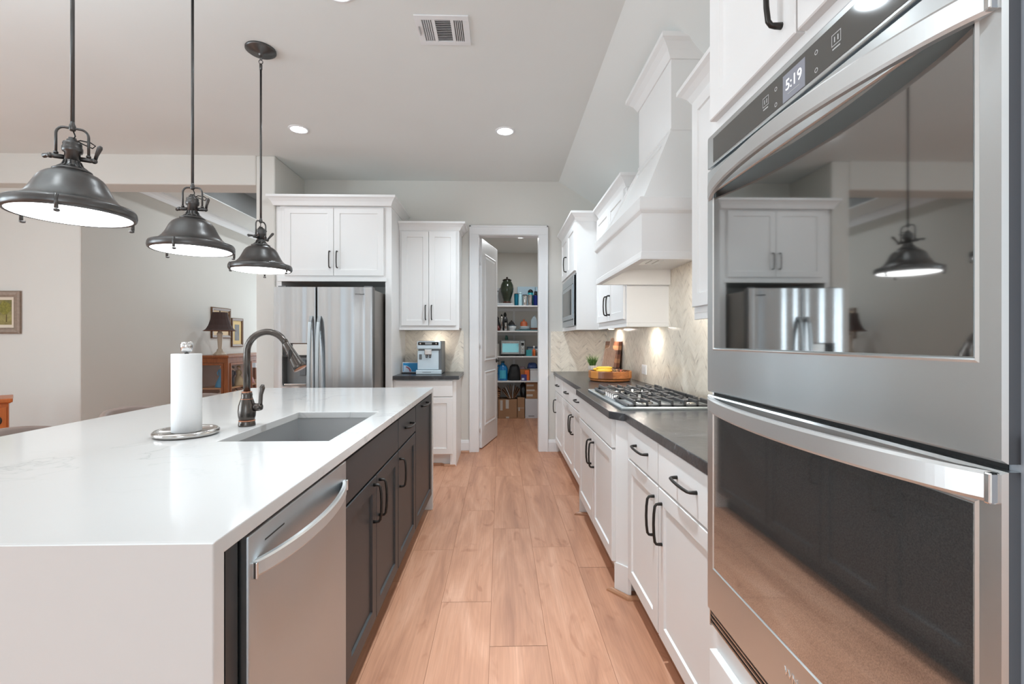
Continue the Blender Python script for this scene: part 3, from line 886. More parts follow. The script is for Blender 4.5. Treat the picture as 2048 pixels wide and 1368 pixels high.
# ------------------------------------------------------------------ right-hand wall cabinets
UB, UT = 1.368, 2.385      # bottom and top of the wall cabinets
UX = .909                  # face frame plane
def upper_R(label, u0, u1, x, z0=UB, z1=UT):
    t = thing('wall_cabinet', label, 'cabinet', (x, (u0+u1)/2, z0))
    mb = MB(); mb.box(x, RX-.003, u0, u1, z0+.030, z1); mb.build('cabinet_body', M['white'], t, .0015)
    mb = MB(); mb.box(x, x+.018, u0, u1, z0, z0+.0298); mb.box(x+.0181, RX-.003, u0, u0+.018, z0, z0+.0298); mb.build('light_rail', M['white'], t, .0015)
    return t
# tall wall cabinet with the microwave
MX = .709; MY0, MY1 = 4.335, BY-.010
t = thing('wall_cabinet', 'white wall cabinet in the corner holding the microwave below two doors', 'cabinet', (MX, 4.83, UB))
mb = MB(); mb.box(MX, RX-.003, MY0, MY1, UB+.03, 1.405); mb.box(MX, MX+.018, MY0, MY1, UB, UB+.03); mb.box(MX+.018, UX-.001, MY0, MY0+.018, UB, UB+.03); mb.box(MX, RX-.003, MY0, MY1, 1.90, UT)
mb.box(MX, RX-.003, MY0, MY0+.02, 1.405, 1.90); mb.box(MX, RX-.003, MY1-.02, MY1, 1.405, 1.90); mb.box(RX-.03, RX-.003, MY0+.02, MY1-.02, 1.405, 1.90)
mb.build('cabinet_body', M['white'], t)
F = FR(MX)
front(t, F, 'door', 4.36, 4.81, 1.925, 2.372, M['white'], None)
front(t, F, 'door', 4.815, 5.27, 1.925, 2.372, M['white'], (4.87, 2.06, .15, True))
mb = MB(); mb.sweep([(MX, MY1), (MX, MY0), (UX, MY0)], crown_prof(.085, .062), UT-.008, side=-1); mb.build('crown_moulding', M['white'], t)
t = thing('microwave', 'built-in stainless microwave with trim frame in the corner wall cabinet', 'microwave', (MX, 4.75, 1.405))
mb = MB(F); mb.box(4.375, 5.16, -.40, -.004, 1.41, 1.885); mb.box(4.362, 5.165, .0, .022, 1.408, 1.888, .003); mb.build('body', M['steel'], t)
mb = MB(F); mb.box(4.362, 4.366, -.003, .024, 1.412, 1.884); mb.box(4.40, 5.11, .0225, .034, 1.475, 1.80, .003); dr = mb.build('door', M['steel'], t)
mb = MB(F); mb.box(4.46, 5.04, .0345, .0355, 1.515, 1.762); mb.build('window', M['blackglass'], dr)
mb = MB(F); mb.box(4.40, 5.12, .0222, .0228, 1.466, 1.4715); mb.box(4.40, 5.12, .0222, .0228, 1.8055, 1.811); mb.build('vent_slot', M['black'], t)
# two-door wall cabinet half hidden by the hood
t = upper_R('tall white two door wall cabinet between microwave and range hood', 3.352, MY0-.004, UX)
F = FR(UX)
front(t, F, 'door', 3.372, 3.832, 1.425, 2.372, M['white'], (3.785, 1.555, .155, True))
front(t, F, 'door', 3.838, 4.300, 1.425, 2.372, M['white'], (3.880, 1.555, .155, True))
mb = MB(); mb.sweep([(UX, MY0-.066), (UX, 3.352), (RX-.003, 3.352)], crown_prof(.085, .062), UT-.008, side=-1); mb.build('crown_moulding', M['white'], t)
# wall cabinet between hood and oven
t = upper_R('tall white wall cabinet between range hood and double oven', 1.292, 2.172, UX)
front(t, F, 'door', 1.737, 2.152, 1.425, 2.372, M['white'])
front(t, F, 'door', 1.312, 1.731, 1.425, 2.372, M['white'])
mb = MB(); mb.sweep([(RX-.003, 2.172), (UX, 2.172), (UX, 1.292)], crown_prof(.085, .062), UT-.008, side=-1); mb.build('crown_moulding', M['white'], t)
# puck lights below the two-door cabinet and in the corner; unseen one added to brighten the coffee niche
for lab, x, y in (('small round puck light under the two door wall cabinet', 1.085, 3.62), ('small round puck light under the wall cabinet in the corner', 1.13, 4.75), ('small round puck light under the wall cabinet beside the oven', 1.08, 1.75), ('small round puck light under the cabinet above the coffee machine', -.70, 5.17)):
    zp = UB+.030 if x > 0 else 1.402
    t = thing('puck_light', lab, 'light', (x, y, zp))
    mb = MB(); mb.lathe([(.034, 0), (.034, -.012), (.028, -.014)], (x, y, zp), 20); mb.build('housing', M['satin'], t)
    mb = MB(); mb.lathe([(.027, -.0145), (0, -.0145)], (x, y, zp), 20); mb.build('lens', M['puck_glow' if x > 0 else 'puck_dim'], t)

# ------------------------------------------------------------------ range hood
t = thing('range_hood', 'white wooden range hood tapering to a chimney above the cooktop', 'range hood', (.95, 2.81, 1.66))
HX, HA, HB = .690, 2.268, 3.340
hb, ht = 1.668, 1.905
mb = MB()
# band: hollow box open below
mb.box(HX, HX+.03, HA, HB, hb, ht+.06); mb.box(HX+.03, RX-.01, HA, HA+.03, hb, ht+.06); mb.box(HX+.03, RX-.01, HB-.03, HB, hb, ht+.06)
mb.build('apron', M['white'], t)
mb = MB(); mb.box(HX+.03, RX-.01, HA+.03, HB-.03, 1.775, 1.79); ln = mb.build('liner', M['white'], t)
mb = MB(); mb.box(.80, 1.02, 2.52, 3.06, 1.768, 1.7745, .002); 
for k in range(5): mb.box(.815+.042*k, .845+.042*k, 2.56, 3.02, 1.7655, 1.7682)
mb.build('vent_filter', M['satin'], ln)
for y in (2.42, 2.62):
    mb = MB(); mb.lathe([(.03, 1.7748), (.03, 1.770), (0, 1.7695)], (1.08, y, 0), 18); mb.build('lamp', M['hood_glow'], ln)
# trim at the foot and bevelled ledge at the top of the band
mb = MB(); mb.sweep([(RX-.01, HB), (HX, HB), (HX, HA), (RX-.01, HA)], [(0, 0), (.006, 0), (.006, .012), (.002, .035), (0, .04)], hb, side=-1); mb.build('lower_trim', M['white'], t)
mb = MB(); mb.sweep([(RX-.01, HB), (HX, HB), (HX, HA), (RX-.01, HA)], [(-.02, -.012), (.0, -.012), (.012, .002), (.014, .01), (.014, .062), (.008, .068), (-.04, .068)], ht, side=-1); mb.build('ledge_moulding', M['white'], t)
# taper
cxa, cya, cyb, cz = .925, 2.512, 3.100, 2.412
zb_ = ht+.066
A = [(HX+.012, HA+.012, zb_), (RX-.01, HA+.012, zb_), (RX-.01, HB-.012, zb_), (HX+.012, HB-.012, zb_)]
Bq = [(cxa, cya, cz), (RX-.01, cya, cz), (RX-.01, cyb, cz), (cxa, cyb, cz)]
mb = MB()
mb._add(A+Bq, [(0, 1, 2, 3), (4, 5, 6, 7), (0, 1, 5, 4), (1, 2, 6, 5), (2, 3, 7, 6)])
def lerp(p, q, s): return tuple(a+(b-a)*s for a, b in zip(p, q))
# front face with a recessed panel
f0, f1, f2, f3 = Vector(A[0]), Vector(A[3]), Vector(Bq[3]), Vector(Bq[0])
nrm = (f1-f0).cross(f3-f0).normalized()
if nrm.x > 0: nrm = -nrm
def bil(u, v): return (f0*(1-u)+f1*u)*(1-v)+(f3*(1-u)+f2*u)*v
ringo = [f0, f1, f2, f3]
ri = [bil(.085, .12), bil(.915, .12), bil(.865, .87), bil(.135, .87)]
rr = [p-nrm*.010+(bil(.5, .5)-p)*.012 for p in ri]
mb._add([tuple(p) for p in ringo+ri+rr], [(0, 1, 5, 4), (1, 2, 6, 5), (2, 3, 7, 6), (3, 0, 4, 7), (4, 5, 9, 8), (5, 6, 10, 9), (6, 7, 11, 10), (7, 4, 8, 11), (8, 9, 10, 11)])
bmesh.ops.remove_doubles(mb.bm, verts=mb.bm.verts, dist=1e-5)
mb.build('tapered_body', M['white'], t)
mb = MB(); mb.box(cxa, RX-.01, cya, cyb, cz-.004, 2.90); mb.build('chimney', M['white'], t)
mb = MB(); mb.sweep([(RX-.01, cyb), (cxa, cyb), (cxa, cya), (RX-.01, cya)], [(-.01, -.006), (.004, -.006), (.007, 0), (.004, .008), (-.01, .008)], cz, side=-1); mb.build('neck_bead', M['white'], t)
mb = MB()
mb.sweep([(RX-.01, cyb), (cxa, cyb), (cxa, cya), (RX-.01, cya)], crown_prof(.105, .072), 2.795, side=-1); mb.build('crown_moulding', M['white'], t)

# ------------------------------------------------------------------ double oven in its tall cabinet
OX = .590; OA, OB = .5105, 1.268
t = thing('oven_cabinet', 'tall white cabinet housing the double oven at the right edge', 'cabinet', (OX, .885, 0))
mb = MB(); mb.box(OX, RX-.003, 1.268, 1.287, .0, 2.60); mb.box(OX, RX-.003, .42, .478, 0, 2.60); mb.box(OX, RX-.003, .478, 1.268, 1.83, 2.60); mb.box(OX, RX-.003, .478, 1.268, .10, .492); mb.box(OX+.07, RX-.003, .478, 1.268, 0, .10)
mb.build('cabinet_body', M['white'], t)
F = FR(OX)
front(t, F, 'door', .892, 1.262, 1.868, 2.585, M['white'], (.935, 1.985, .15, True))
front(t, F, 'door', .485, .886, 1.868, 2.585, M['white'], (.845, 1.985, .15, True))
front(t, F, 'drawer', .485, 1.262, .12, .432, M['white'])
t = thing('double_oven', 'stainless double wall oven with dark glass doors and 5:19 on its display', 'oven', (OX, .885, .495))
mb = MB(F); mb.box(OA+.015, OB-.012, -.52, -.001, .50, 1.80); mb.build('housing', M['black'], t)
mb = MB(F); mb.box(.480, OB-.004, 0, .006, .536, 1.822); mb.build('mounting_frame', plain('oven_frame_grey', S(168, 174, 182), .4, metal=.4), t)
M['ovenside'] = plain('oven_door_side', S(92, 94, 98), .5, metal=.2)
mb = MB(F); mb.box(OA+.012, OB-.006, .0061, .0075, 1.119, 1.142); mb.build('shadow_gap', M['black'], t)  # black strip puts the shade between the doors into colour
# control panel: steel surround with the glass strip
mb = MB(F); mb.box(OA, OB, .006, .023, 1.738, 1.824, .003); cp = mb.build('control_panel', M['ovensteel'], t)
mb = MB(F); mb.box(OA+.018, OB-.036, .0229, .0236, 1.7455, 1.810, .0002); mb.build('panel_glass', M['panelglass'], cp)
mb = MB(F); mb.box(.856, .924, .0236, .0240, 1.7465, 1.800); scr = mb.build('display', M['screen'], cp)
# text: reading direction as seen from the kitchen runs towards -Y, i.e. from far (left) to near (right)
def onR(x, y, z): return Matrix(((0, 0, -1, x), (-1, 0, 0, y), (0, 1, 0, z), (0, 0, 0, 1)))
text_mesh('5:19', .030, M['digits'], onR(OX-.0241, .890, 1.776), 'time_digits', scr, .0002)
mb = MB(F); mb.box(.872, .908, .0240, .0243, 1.7575, 1.7585); mb.build('display_line', M['icon'], scr)
for y in (.985, .775):
    ic = MB(F); a, b = .0235, .0239
    pts = [(y-.011, 1.7725), (y+.011, 1.7725), (y+.011, 1.7925), (y-.011, 1.7925)]; inn = [(y-.0098, 1.7738), (y+.0098, 1.7738), (y+.0098, 1.7912), (y-.0098, 1.7912)]
    ic._add([(p, b, q) for p, q in pts+inn], [(k, (k+1) % 4, 4+(k+1) % 4, 4+k) for k in range(4)])
    ic.build('oven_icon', M['icon'], cp)
    for k in (-.004, .004):
        ic = MB(F); ic.box(y+k-.0011, y+k+.0011, a, b, 1.778, 1.787); ic.build('icon_stroke', M['icon'], cp)
    ic = MB(F); ic.box(y-.009, y+.009, a, b, 1.766, 1.7685); ic.build('icon_underline', M['icon'], cp)
for y in (.948, .825):
    for z in (1.757, 1.789):
        ic = MB(F); ic.lathe([(.0045, .0238), (.003, .0238)], (y, 0, z), 12, axis='y', cap=False); ic.build('button_icon', M['icon'], cp)
def oven_door(z0, z1, g0, g1, hz, gmat):
    mb = MB(F); w0, w1 = .006, .024
    ya, yb, qa, qb = OA, OB, OA+.0345, OB-.042
    def R(a, b, c, d, w): return [(a, w, c), (b, w, c), (b, w, d), (a, w, d)]
    rings = [R(ya, yb, z0, z1, w0), R(ya, yb, z0, z1, w1-.004), R(ya+.004, yb-.004, z0+.004, z1-.004, w1), R(qa-.006, qb+.006, g0-.006, g1+.006, w1), R(qa-.003, qb+.003, g0-.003, g1+.003, w1+.0025), R(qa, qb, g0, g1, w1-.001)]
    vs = [p for r in rings for p in r]; fs = [(0, 1, 2, 3)]
    for j in range(5):
        for k in range(4): fs.append((j*4+k, j*4+(k+1) % 4, j*4+4+(k+1) % 4, j*4+4+k))
    fs.append((20, 21, 22, 23))
    mb._add(vs, fs)
    mb.bm.faces.ensure_lookup_table()
    for f in mb.bm.faces:
        c = f.calc_center_median()
        if abs(c.y-ya) < 1e-4: f.material_index = 1
    d = mb.build('oven_door', [M['ovensteel'], M['ovenside']], t)
    mb = MB(F); mb.box(qa+.001, qb-.001, w1-.0015, w1+.0005, g0+.001, g1-.001); mb.build('door_glass', gmat, d)
    bow_handle(F, OA+.010, OB-.010, hz, .036, w1-.001, .062, .012, d, M['strap'], M['chrome'], True)
    return d
oven_door(1.133, 1.733, 1.252, 1.662, 1.668, M['ovenglass'])
ld = oven_door(.542, 1.124, .668, 1.078, 1.104, M['ovenglass_low'])
text_mesh('Whirlpool', .024, M['chrome'], onR(OX-.0242, .868, .616), 'badge_lettering', ld, .001)
mb = MB(F); mb.box(OA+.01, OB-.004, 0, .010, .497, .538); vt = mb.build('vent_trim', M['black'], t)
mb = MB(F)
for k in range(3): mb.box(OA+.012, OB-.008, .010, .016, .500+.0125*k, .507+.0125*k, .002)
mb.box(OB-.008, OB-.003, 0, .018, .496, .538); mb.build('vent_louvre', M['satin'], vt)
mb = MB(F); mb.box(.482, .502, .005, .012, 1.120, 1.165, .002); mb.build('hinge_slot', M['black'], t)

# ------------------------------------------------------------------ fridge wall
GY = 4.66
t = thing('refrigerator_cabinet', 'tall white cabinet surround with two doors above the refrigerator', 'cabinet', (-1.65, GY, 0))
gx0, gx1 = -2.2105, -1.078
mb = MB(); mb.box(gx0, gx0+.055, GY, BY-.003, 0, 2.60); mb.box(gx1-.062, gx1, GY, BY-.003, 0, 2.60); mb.box(gx0+.055, gx1-.062, GY, BY-.003, 1.872, 2.60)
mb.box(gx0+.02, gx1-.045, GY-.012, GY, 1.850, 1.885, .002)
mb.build('cabinet_body', M['white'], t, .0015)
F = FB(GY)
front(t, F, 'door', -2.122, -1.644, 1.905, 2.578, M['white'], (-1.678, 2.065, .16, True))
front(t, F, 'door', -1.640, -1.152, 1.905, 2.578, M['white'], (-1.606, 2.065, .16, True))
mb = MB(); mb.sweep([(gx0, HY0-.003), (gx0, GY-.042), (gx1, GY-.042), (gx1, BY-.003)], [(-.0415, 0)]+crown_prof(.095, .055)[1:-1]+[(-.0415, .095)], 2.588, side=-1)
mb.build('crown_moulding', M['white'], t)

t = thing('refrigerator', 'stainless steel side by side refrigerator with ice dispenser', 'refrigerator', (-1.6, 4.5, 0))
rx0, rx1, ry = -2.048, -1.160, 4.262
mb = MB(); mb.box(rx0+.008, rx1-.004, ry+.095, 5.05, .03, 1.735, .004); mb.build('case', plain('fridge_case_grey', S(134, 128, 122), .36, metal=.6), t)
F = FB(ry+.085)
M['fridgeside'] = plain('fridge_door_edge', S(88, 86, 84), .45, metal=.3)
mb = MB(F); mb.box(-1.667, -1.659, .0, .055, .07, 1.745); mb.build('door_gasket', M['black'], t)  # black filler added as the shade between the two doors
def curved_door(u0, u1, v0, v1, depth, name, hole=None):
    """slightly bowed door front"""
    mb = MB(F); n = 14; vs = []; fs = []
    us = [u0, u0+.004, u1-.004]+[u0+.012+(u1-u0-.024)*i/n for i in range(n+1)]+[u1]; us = sorted(us)
    if hole:
        us = sorted(set([u for u in us if not any(abs(u-h) < .012 for h in hole[:2])]+[hole[0], hole[1]]))
        vv = [v0, hole[2], hole[3], v1]
    else: vv = [v0, v1]
    def w(u):
        s = (u-u0)/(u1-u0); return depth-.004*(2*s-1)**2-(.01 if (s < .001 or s > .999) else 0)
    for u in us:
        for v in vv: vs.append((u, w(u), v))
    k = len(vv); m = len(us)
    for i in range(m-1):
        for j in range(k-1):
            if hole and us[i] >= hole[0]-1e-6 and us[i+1] <= hole[1]+1e-6 and j == 1: continue
            fs.append((i*k+j, (i+1)*k+j, (i+1)*k+j+1, i*k+j+1))
    b = len(vs)
    vs += [(u0, 0, v0), (u1, 0, v0), (u1, 0, v1), (u0, 0, v1)]
    fs += [tuple(b+q for q in (0, 1, 2, 3))]
    fs += [tuple([i*k for i in range(m)]+[b+1, b]), tuple([i*k+k-1 for i in range(m)]+[b+2, b+3]), tuple([j for j in range(k)]+[b+3, b]), tuple([(m-1)*k+j for j in range(k)]+[b+2, b+1])]
    mb._add(vs, fs)
    mb.bm.faces.ensure_lookup_table()
    for f in mb.bm.faces:
        c = f.calc_center_median()
        if abs(c.x-u0) < 1e-4 or abs(c.x-u1) < 1e-4: f.material_index = 1
    return mb.build(name, [M['fridge'], M['fridgeside']], t)
DH = (-1.965, -1.742, .86, 1.242)
d1 = curved_door(rx0, -1.668, .06, 1.752, .085, 'door', DH)
d2 = curved_door(-1.658, rx1, .06, 1.752, .085, 'door')
mb = MB(F); u0, u1, v0, v1 = DH
gz = lambda s: None
dg = plain('dispenser_grey', S(112, 112, 112), .35, metal=.4)
rings = [[(u0-.008, .079, v0-.008), (u1+.008, .079, v0-.008), (u1+.008, .079, v1+.008), (u0-.008, .079, v1+.008)],
         [(u0-.002, .090, v0-.002), (u1+.002, .090, v0-.002), (u1+.002, .090, v1+.002), (u0-.002, .090, v1+.002)],
         [(u0+.004, .079, v0+.004), (u1-.004, .079, v0+.004), (u1-.004, .079, v1-.004), (u0+.004, .079, v1-.004)]]
mb._add([p for r in rings for p in r], [(j*4+k, j*4+(k+1) % 4, j*4+4+(k+1) % 4, j*4+4+k) for j in range(2) for k in range(4)])
mb.build('dispenser_bezel', M['satin'], d1)
mb = MB(F)
vs = rings[2]+[(u0+.01, .012, v0+.01), (u1-.01, .012, v0+.01), (u1-.01, .012, v1-.12), (u0+.01, .012, v1-.12)]
mb._add(vs, [(0, 1, 5, 4), (1, 2, 6, 5), (3, 0, 4, 7), (4, 5, 6, 7), (2, 3, 7, 6)])
mb.build('dispenser_recess', dg, d1)
mb = MB(F); mb.box(u0+.004, u1-.004, .05, .078, v1-.125, v1-.004, .002); cpn = mb.build('dispenser_panel', M['blackglass'], d1)
mb = MB(F); mb.box(u0+.09, u1-.004, .0783, .080, v1-.105, v1-.006); mb.build('dispenser_cover', M['satin'], d1)
mb = MB(F); mb.box(u0+.035, u0+.085, .079, .0865, v1-.10, v1-.085, .003); mb.build('dispenser_button', M['satin'], cpn)
mb = MB(F); mb.box(u0+.13, u0+.19, .02, .036, v0+.09, v0+.23, .004); mb.build('paddle', plain('paddle_grey', S(90, 90, 92), .4), d1)
mb = MB(F); mb.box(u0+.012, u1-.012, .013, .080, v0+.005, v0+.018, .003); mb.build('drip_tray', M['satin'], d1)
for dd, u in ((d1, -1.706), (d2, -1.632)):
    mb = MB(F); n = 20; pts = []
    for i in range(n+1):
        s = i/n; v = .40+(1.488-.40)*s
        pts.append((u, .085+.062*math.sin(PI*s)**.5+.004, v))
    vs, fs = [], []
    for i, (a, w, v) in enumerate(pts):
        for du, dw in ((-.017, -.004), (-.013, .008), (.013, .008), (.017, -.004), (.012, -.010), (-.012, -.010)): vs.append((a+du, w+dw, v))
    for i in range(n):
        for k in range(6): fs.append((i*6+k, i*6+(k+1) % 6, (i+1)*6+(k+1) % 6, (i+1)*6+k))
    fs += [tuple(range(6)), tuple(range(n*6+5, n*6-1, -1))]
    mb._add(vs, fs); mb.build('handle', M['steel'], dd)
mb = MB(F); mb.box(rx0+.02, rx0+.09, .0, .03, 1.753, 1.768); mb.box(rx1-.09, rx1-.02, .0, .03, 1.753, 1.768); mb.build('hinge_cover', dg, t)
mb = MB(F); mb.box(rx0+.02, rx1-.02, -.02, .02, .0, .055); mb.build('base_grille', M['black'], t)
onB = lambda x, y, z: Matrix(((1, 0, 0, x), (0, 0, -1, y), (0, 1, 0, z), (0, 0, 0, 1)))
text_mesh('Whirlpool', .020, M['pull'], onB(-1.275, ry-.0005, 1.688), 'badge_lettering', d2, .0015)

# upper cabinet and base cabinet of the coffee station
t = thing('wall_cabinet', 'white two door wall cabinet above the coffee machine', 'cabinet', (-.76, 5.0, 1.38))
ux0, ux1, uy = gx1+.002, -.440, 5.0
mb = MB(); mb.box(ux0, ux1, uy, BY-.003, 1.402, 2.44); mb.box(ux0, ux1, uy-.006, uy+.012, 1.379, 1.412); mb.build('cabinet_body', M['white'], t, .0015)
F = FB(uy)
front(t, F, 'door', -1.052, -.764, 1.425, 2.425, M['white'], (-.794, 1.565, .15, True))
front(t, F, 'door', -.760, -.472, 1.425, 2.425, M['white'], (-.730, 1.565, .15, True))
mb = MB(); mb.sweep([(ux0, uy), (ux1, uy), (ux1, BY-.003)], crown_prof(.085, .065), 2.438, side=-1); mb.build('crown_moulding', M['white'], t)
t = thing('base_cabinet', 'white base cabinet with drawer and doors below the coffee machine', 'cabinet', (-.76, 4.74, 0))
bx0, bx1, by = gx1+.002, -.448, 4.735
mb = MB(); mb.box(bx0, bx1, by, BY-.003, .112, CT-.0395); mb.box(bx0, bx0+.05, by, by+.07, 0, .112); mb.box(bx1-.06, bx1, by, BY-.003, 0, .112); mb.build('cabinet_body', M['white'], t)
mb = MB(); mb.box(bx0+.02, bx1-.062, by+.065, BY-.01, 0, .111); mb.build('toe_kick', M['white'], t)
F = FB(by)
front(t, F, 'drawer', bx0+.025, -.482, .705, .862, M['white'])
front(t, F, 'door', bx0+.025, -.773, .125, .695, M['white'])
front(t, F, 'door', -.769, -.482, .125, .695, M['white'])
mb = MB(); mb.box(gx1+.001, -.418, 4.695, BY-.009, CT-.039, CT)
single('countertop', mb, M['granite'], 'short black granite countertop under the coffee machine', 'countertop', bevel=.003)

# ------------------------------------------------------------------ pendants
RIMZ = 1.700
def pendant(y, x, ang, label):
    t = thing('pendant_lamp', label, 'pendant light', (x, y, RIMZ), 'pendant lamps over the island')
    P = M['pendant']; c = (x, y, RIMZ)
    ca, sa = math.cos(ang), math.sin(ang)
    def L(a, b, h): return (x+a*ca-b*sa, y+a*sa+b*ca, RIMZ+h)
    # bell shade with rolled rim
    mb = MB()
    mb.lathe([(.048, .158), (.053, .156), (.060, .152), (.072, .146), (.084, .136), (.094, .122), (.103, .103), (.113, .083), (.124, .066), (.138, .052), (.152, .045), (.166, .041), (.174, .038), (.1775, .031), (.179, .018), (.177, .008), (.171, .003), (.166, .004), (.166, .012), (.160, .03), (.13, .05), (.10, .09), (.08, .13), (.048, .15)], c, 48, cap=False)
    sh = mb.build('shade', P, t)
    mb = MB(); mb.lathe([(.1655, .006), (.16, .0035), (.13, -.001), (.07, -.004), (0, -.0045)], c, 48, cap=False); mb.build('diffuser', M['lamp_glow'], sh)
    for k in range(3):
        q = ang+.55+2*PI*k/3
        mb = MB(); px, py = x+.176*math.cos(q), y+.176*math.sin(q)
        mb.lathe([(.0055, -.010), (.0055, .036), (.002, .038)], (px, py, RIMZ), 8)
        mb.lathe([(.0085, -.012), (.0085, -.018), (.004, -.020)], (px-.004*math.cos(q), py-.004*math.sin(q), RIMZ), 8)
        mb.build('rim_clip', P, sh)
    # collar, fluted neck and socket
    mb = MB(); mb.lathe([(.052, .156), (.054, .161), (.046, .166), (.032, .172), (.025, .182), (.0225, .192), (.0215, .196)], c, 24)
    for k in range(12):
        q = 2*PI*k/12
        mb.tube([(x+.040*math.cos(q), y+.040*math.sin(q), RIMZ+.167), (x+.0285*math.cos(q), y+.0285*math.sin(q), RIMZ+.177), (x+.0225*math.cos(q), y+.0225*math.sin(q), RIMZ+.194)], [.0035, .003, .0015], 6)
    mb.build('neck', P, t)
    mb = MB(); mb.lathe([(.0215, .19), (.0215, .222), (.027, .226), (.0285, .232), (.0285, .241), (.0255, .248), (.0265, .252), (.0255, .258), (.016, .262), (.016, .268), (.011, .270), (.011, .276), (0, .276)], c, 24); mb.build('socket', P, t)
    # cross arms with wing handles
    for s in (1, -1):
        mb = MB(); mb.tube([L(.02*s, 0, .206), L(.046*s, 0, .206), L(.056*s, 0, .206)], [.008, .0085, .0075], 10)
        mb.sphere(L(.058*s, 0, .206), .0095, seg=10)
        up = .034 if s > 0 else -.006
        mb.tube([L(.060*s, 0, .208), L(.067*s, -.010*s, .206+up*.4+.006), L(.078*s, -.022*s, .214+up), L(.082*s, -.026*s, .219+up)], [.0055, .006, .0085, .005], 8)
        mb.build('wing_handle', P, t)
    # yoke
    mb = MB(); pts = [L(.043, 0, .212), L(.043, 0, .284)]
    for i in range(1, 9):
        a = PI/2*i/8; pts.append(L(.021+.022*math.cos(a), 0, .284+.026*math.sin(a)))
    for i in range(0, 8):
        a = PI/2+PI/2*i/8; pts.append(L(-.021+.022*math.cos(a), 0, .284+.026*math.sin(a)))
    pts += [L(-.043, 0, .284), L(-.043, 0, .212)]
    mb.tube(pts, .0042, 8)
    for s in (1, -1): mb.lathe([(.006, .214), (.0075, .218), (.006, .222)], (L(.043*s, 0, 0)[0], L(.043*s, 0, 0)[1], RIMZ), 10)
    mb.build('yoke', P, t)
    mb = MB(); mb.lathe([(.006, .300), (.0095, .304), (.0095, .318), (.0065, .326), (.0065, .332)], c, 12); mb.build('swivel', P, t)
    mb = MB(); mb.tube([L(0, .003, .306), L(.006, .006, .286), L(-.004, .012, .266), L(.018, .014, .276), L(.046, .008, .272), L(.060, .006, .262), L(.052, .006, .252), L(.026, .006, .262), L(.006, 0, .272)], .0022, 6); mb.build('cord', M['black'], t)
    top = CZ-RIMZ
    mb = MB(); mb.lathe([(.0062, .330), (.0062, top-.125)], c, 12); mb.build('stem', P, t)
    mb = MB(); mb.lathe([(.0062, top-.128), (.0085, top-.126), (.0085, top-.095), (.004, top-.088), (0, top-.088)], c, 12)
    for z, r in ((top-.078, .011), (top-.055, .010)):
        mb.tube([(x+r*math.cos(a)*(1 if z < top-.06 else .2), y+r*math.cos(a)*(0.2 if z < top-.06 else 1), RIMZ+z+r*1.25*math.sin(a)) for a in [2*PI*i/12 for i in range(13)]], .0022, 6)
    mb.build('hanging_link', P, t)
    mb = MB(); mb.lathe([(.088, top-.001), (.088, top-.010), (.080, top-.013), (.077, top-.018), (.066, top-.020), (.064, top-.025), (.016, top-.027), (.013, top-.036), (.008, top-.045), (0, top-.046)], c, 32); mb.build('canopy', P, t)
    return t
pendant(1.665, -1.49, math.radians(28), 'nearest bronze bell pendant over the island, above the foreground')
pendant(2.30, -1.49, math.radians(8), 'middle bronze bell pendant hanging over the island')
pendant(2.945, -1.49, math.radians(78), 'farthest bronze bell pendant, above the faucet, with its ceiling canopy in view')

# ------------------------------------------------------------------ recessed lights and ceiling vent
def can(x, y, label, z=CZ, glow='can_glow', r=.062, w=0, sp=100):
    t = thing('recessed_light', label, 'ceiling light', (x, y, z))
    mb = MB(); mb.lathe([(r+.022, 0), (r+.022, -.003), (r+.018, -.006), (r, -.006), (r, -.001)], (x, y, z), 32, cap=False); mb.build('trim_ring', M['trim'], t)
    mb = MB(); mb.lathe([(r, -.004), (0, -.004)], (x, y, z), 32, cap=False); mb.build('lens', M[glow], t)
    if w:
        d = bpy.data.lights.new('downlight_beam', 'AREA'); d.shape = 'DISK'; d.size = .11; d.energy = w; d.spread = math.radians(sp); d.color = (.845, .975, 1.06)
        lo = bpy.data.objects.new('downlight_beam', d); COL.objects.link(lo); lo.location = (x, y, z-.008)
can(-1.729, 4.05, 'round recessed ceiling light above the refrigerator', w=5*LW['over'])
can(.039, 4.042, 'round recessed ceiling light above the aisle before the pantry', w=26*LW['aisle'], sp=125)
can(-.843, 2.44, 'round recessed ceiling light at the top edge over the island', w=5*LW['over'])
can(.0, 1.72, 'round recessed ceiling light directly above the oven end of the aisle', w=14*LW['aisle'], sp=64)  # unseen can, set here to light base fronts and aisle floor
can(-1.73, .85, 'round recessed ceiling light above the near end of the island', w=5*LW['over'])  # unseen can, carrying on the ceiling grid for soft light
can(-.84, -.9, 'round recessed ceiling light behind the camera position', w=12*LW['back'])  # unseen can, grid continued behind the view for soft light
can(-3.9, 2.9, 'round recessed ceiling light over the living side, nearer the dining opening', w=12*LW['back'])  # out of view, added for soft light from the living side
can(-3.9, .6, 'round recessed ceiling light over the living side, farther from the dining opening', w=12*LW['back'])  # likewise unseen and added for soft light
M['pantry_glow'] = plain('pantry_lamp_lens', S(225), .4, emit=(.94, .98, 1, 1), es=7*LW['pantry'])
can(.29, 6.72, 'round flush ceiling light inside the pantry', PZ, 'pantry_glow', .075)
M['dining_glow'] = plain('dining_lamp_lens', S(250), .4, emit=(.9, .98, 1.04, 1), es=75*LW['dining'])  # lens of the cans added to light the dining room
can(-2.98, 6.3, 'round recessed light in the grey tray ceiling', CZ+.30, 'dining_glow')  # unseen can, added to light the dining room
can(-2.98, 7.6, 'second round recessed light in the grey tray ceiling', CZ+.30, 'dining_glow')  # second unseen can, added with the first

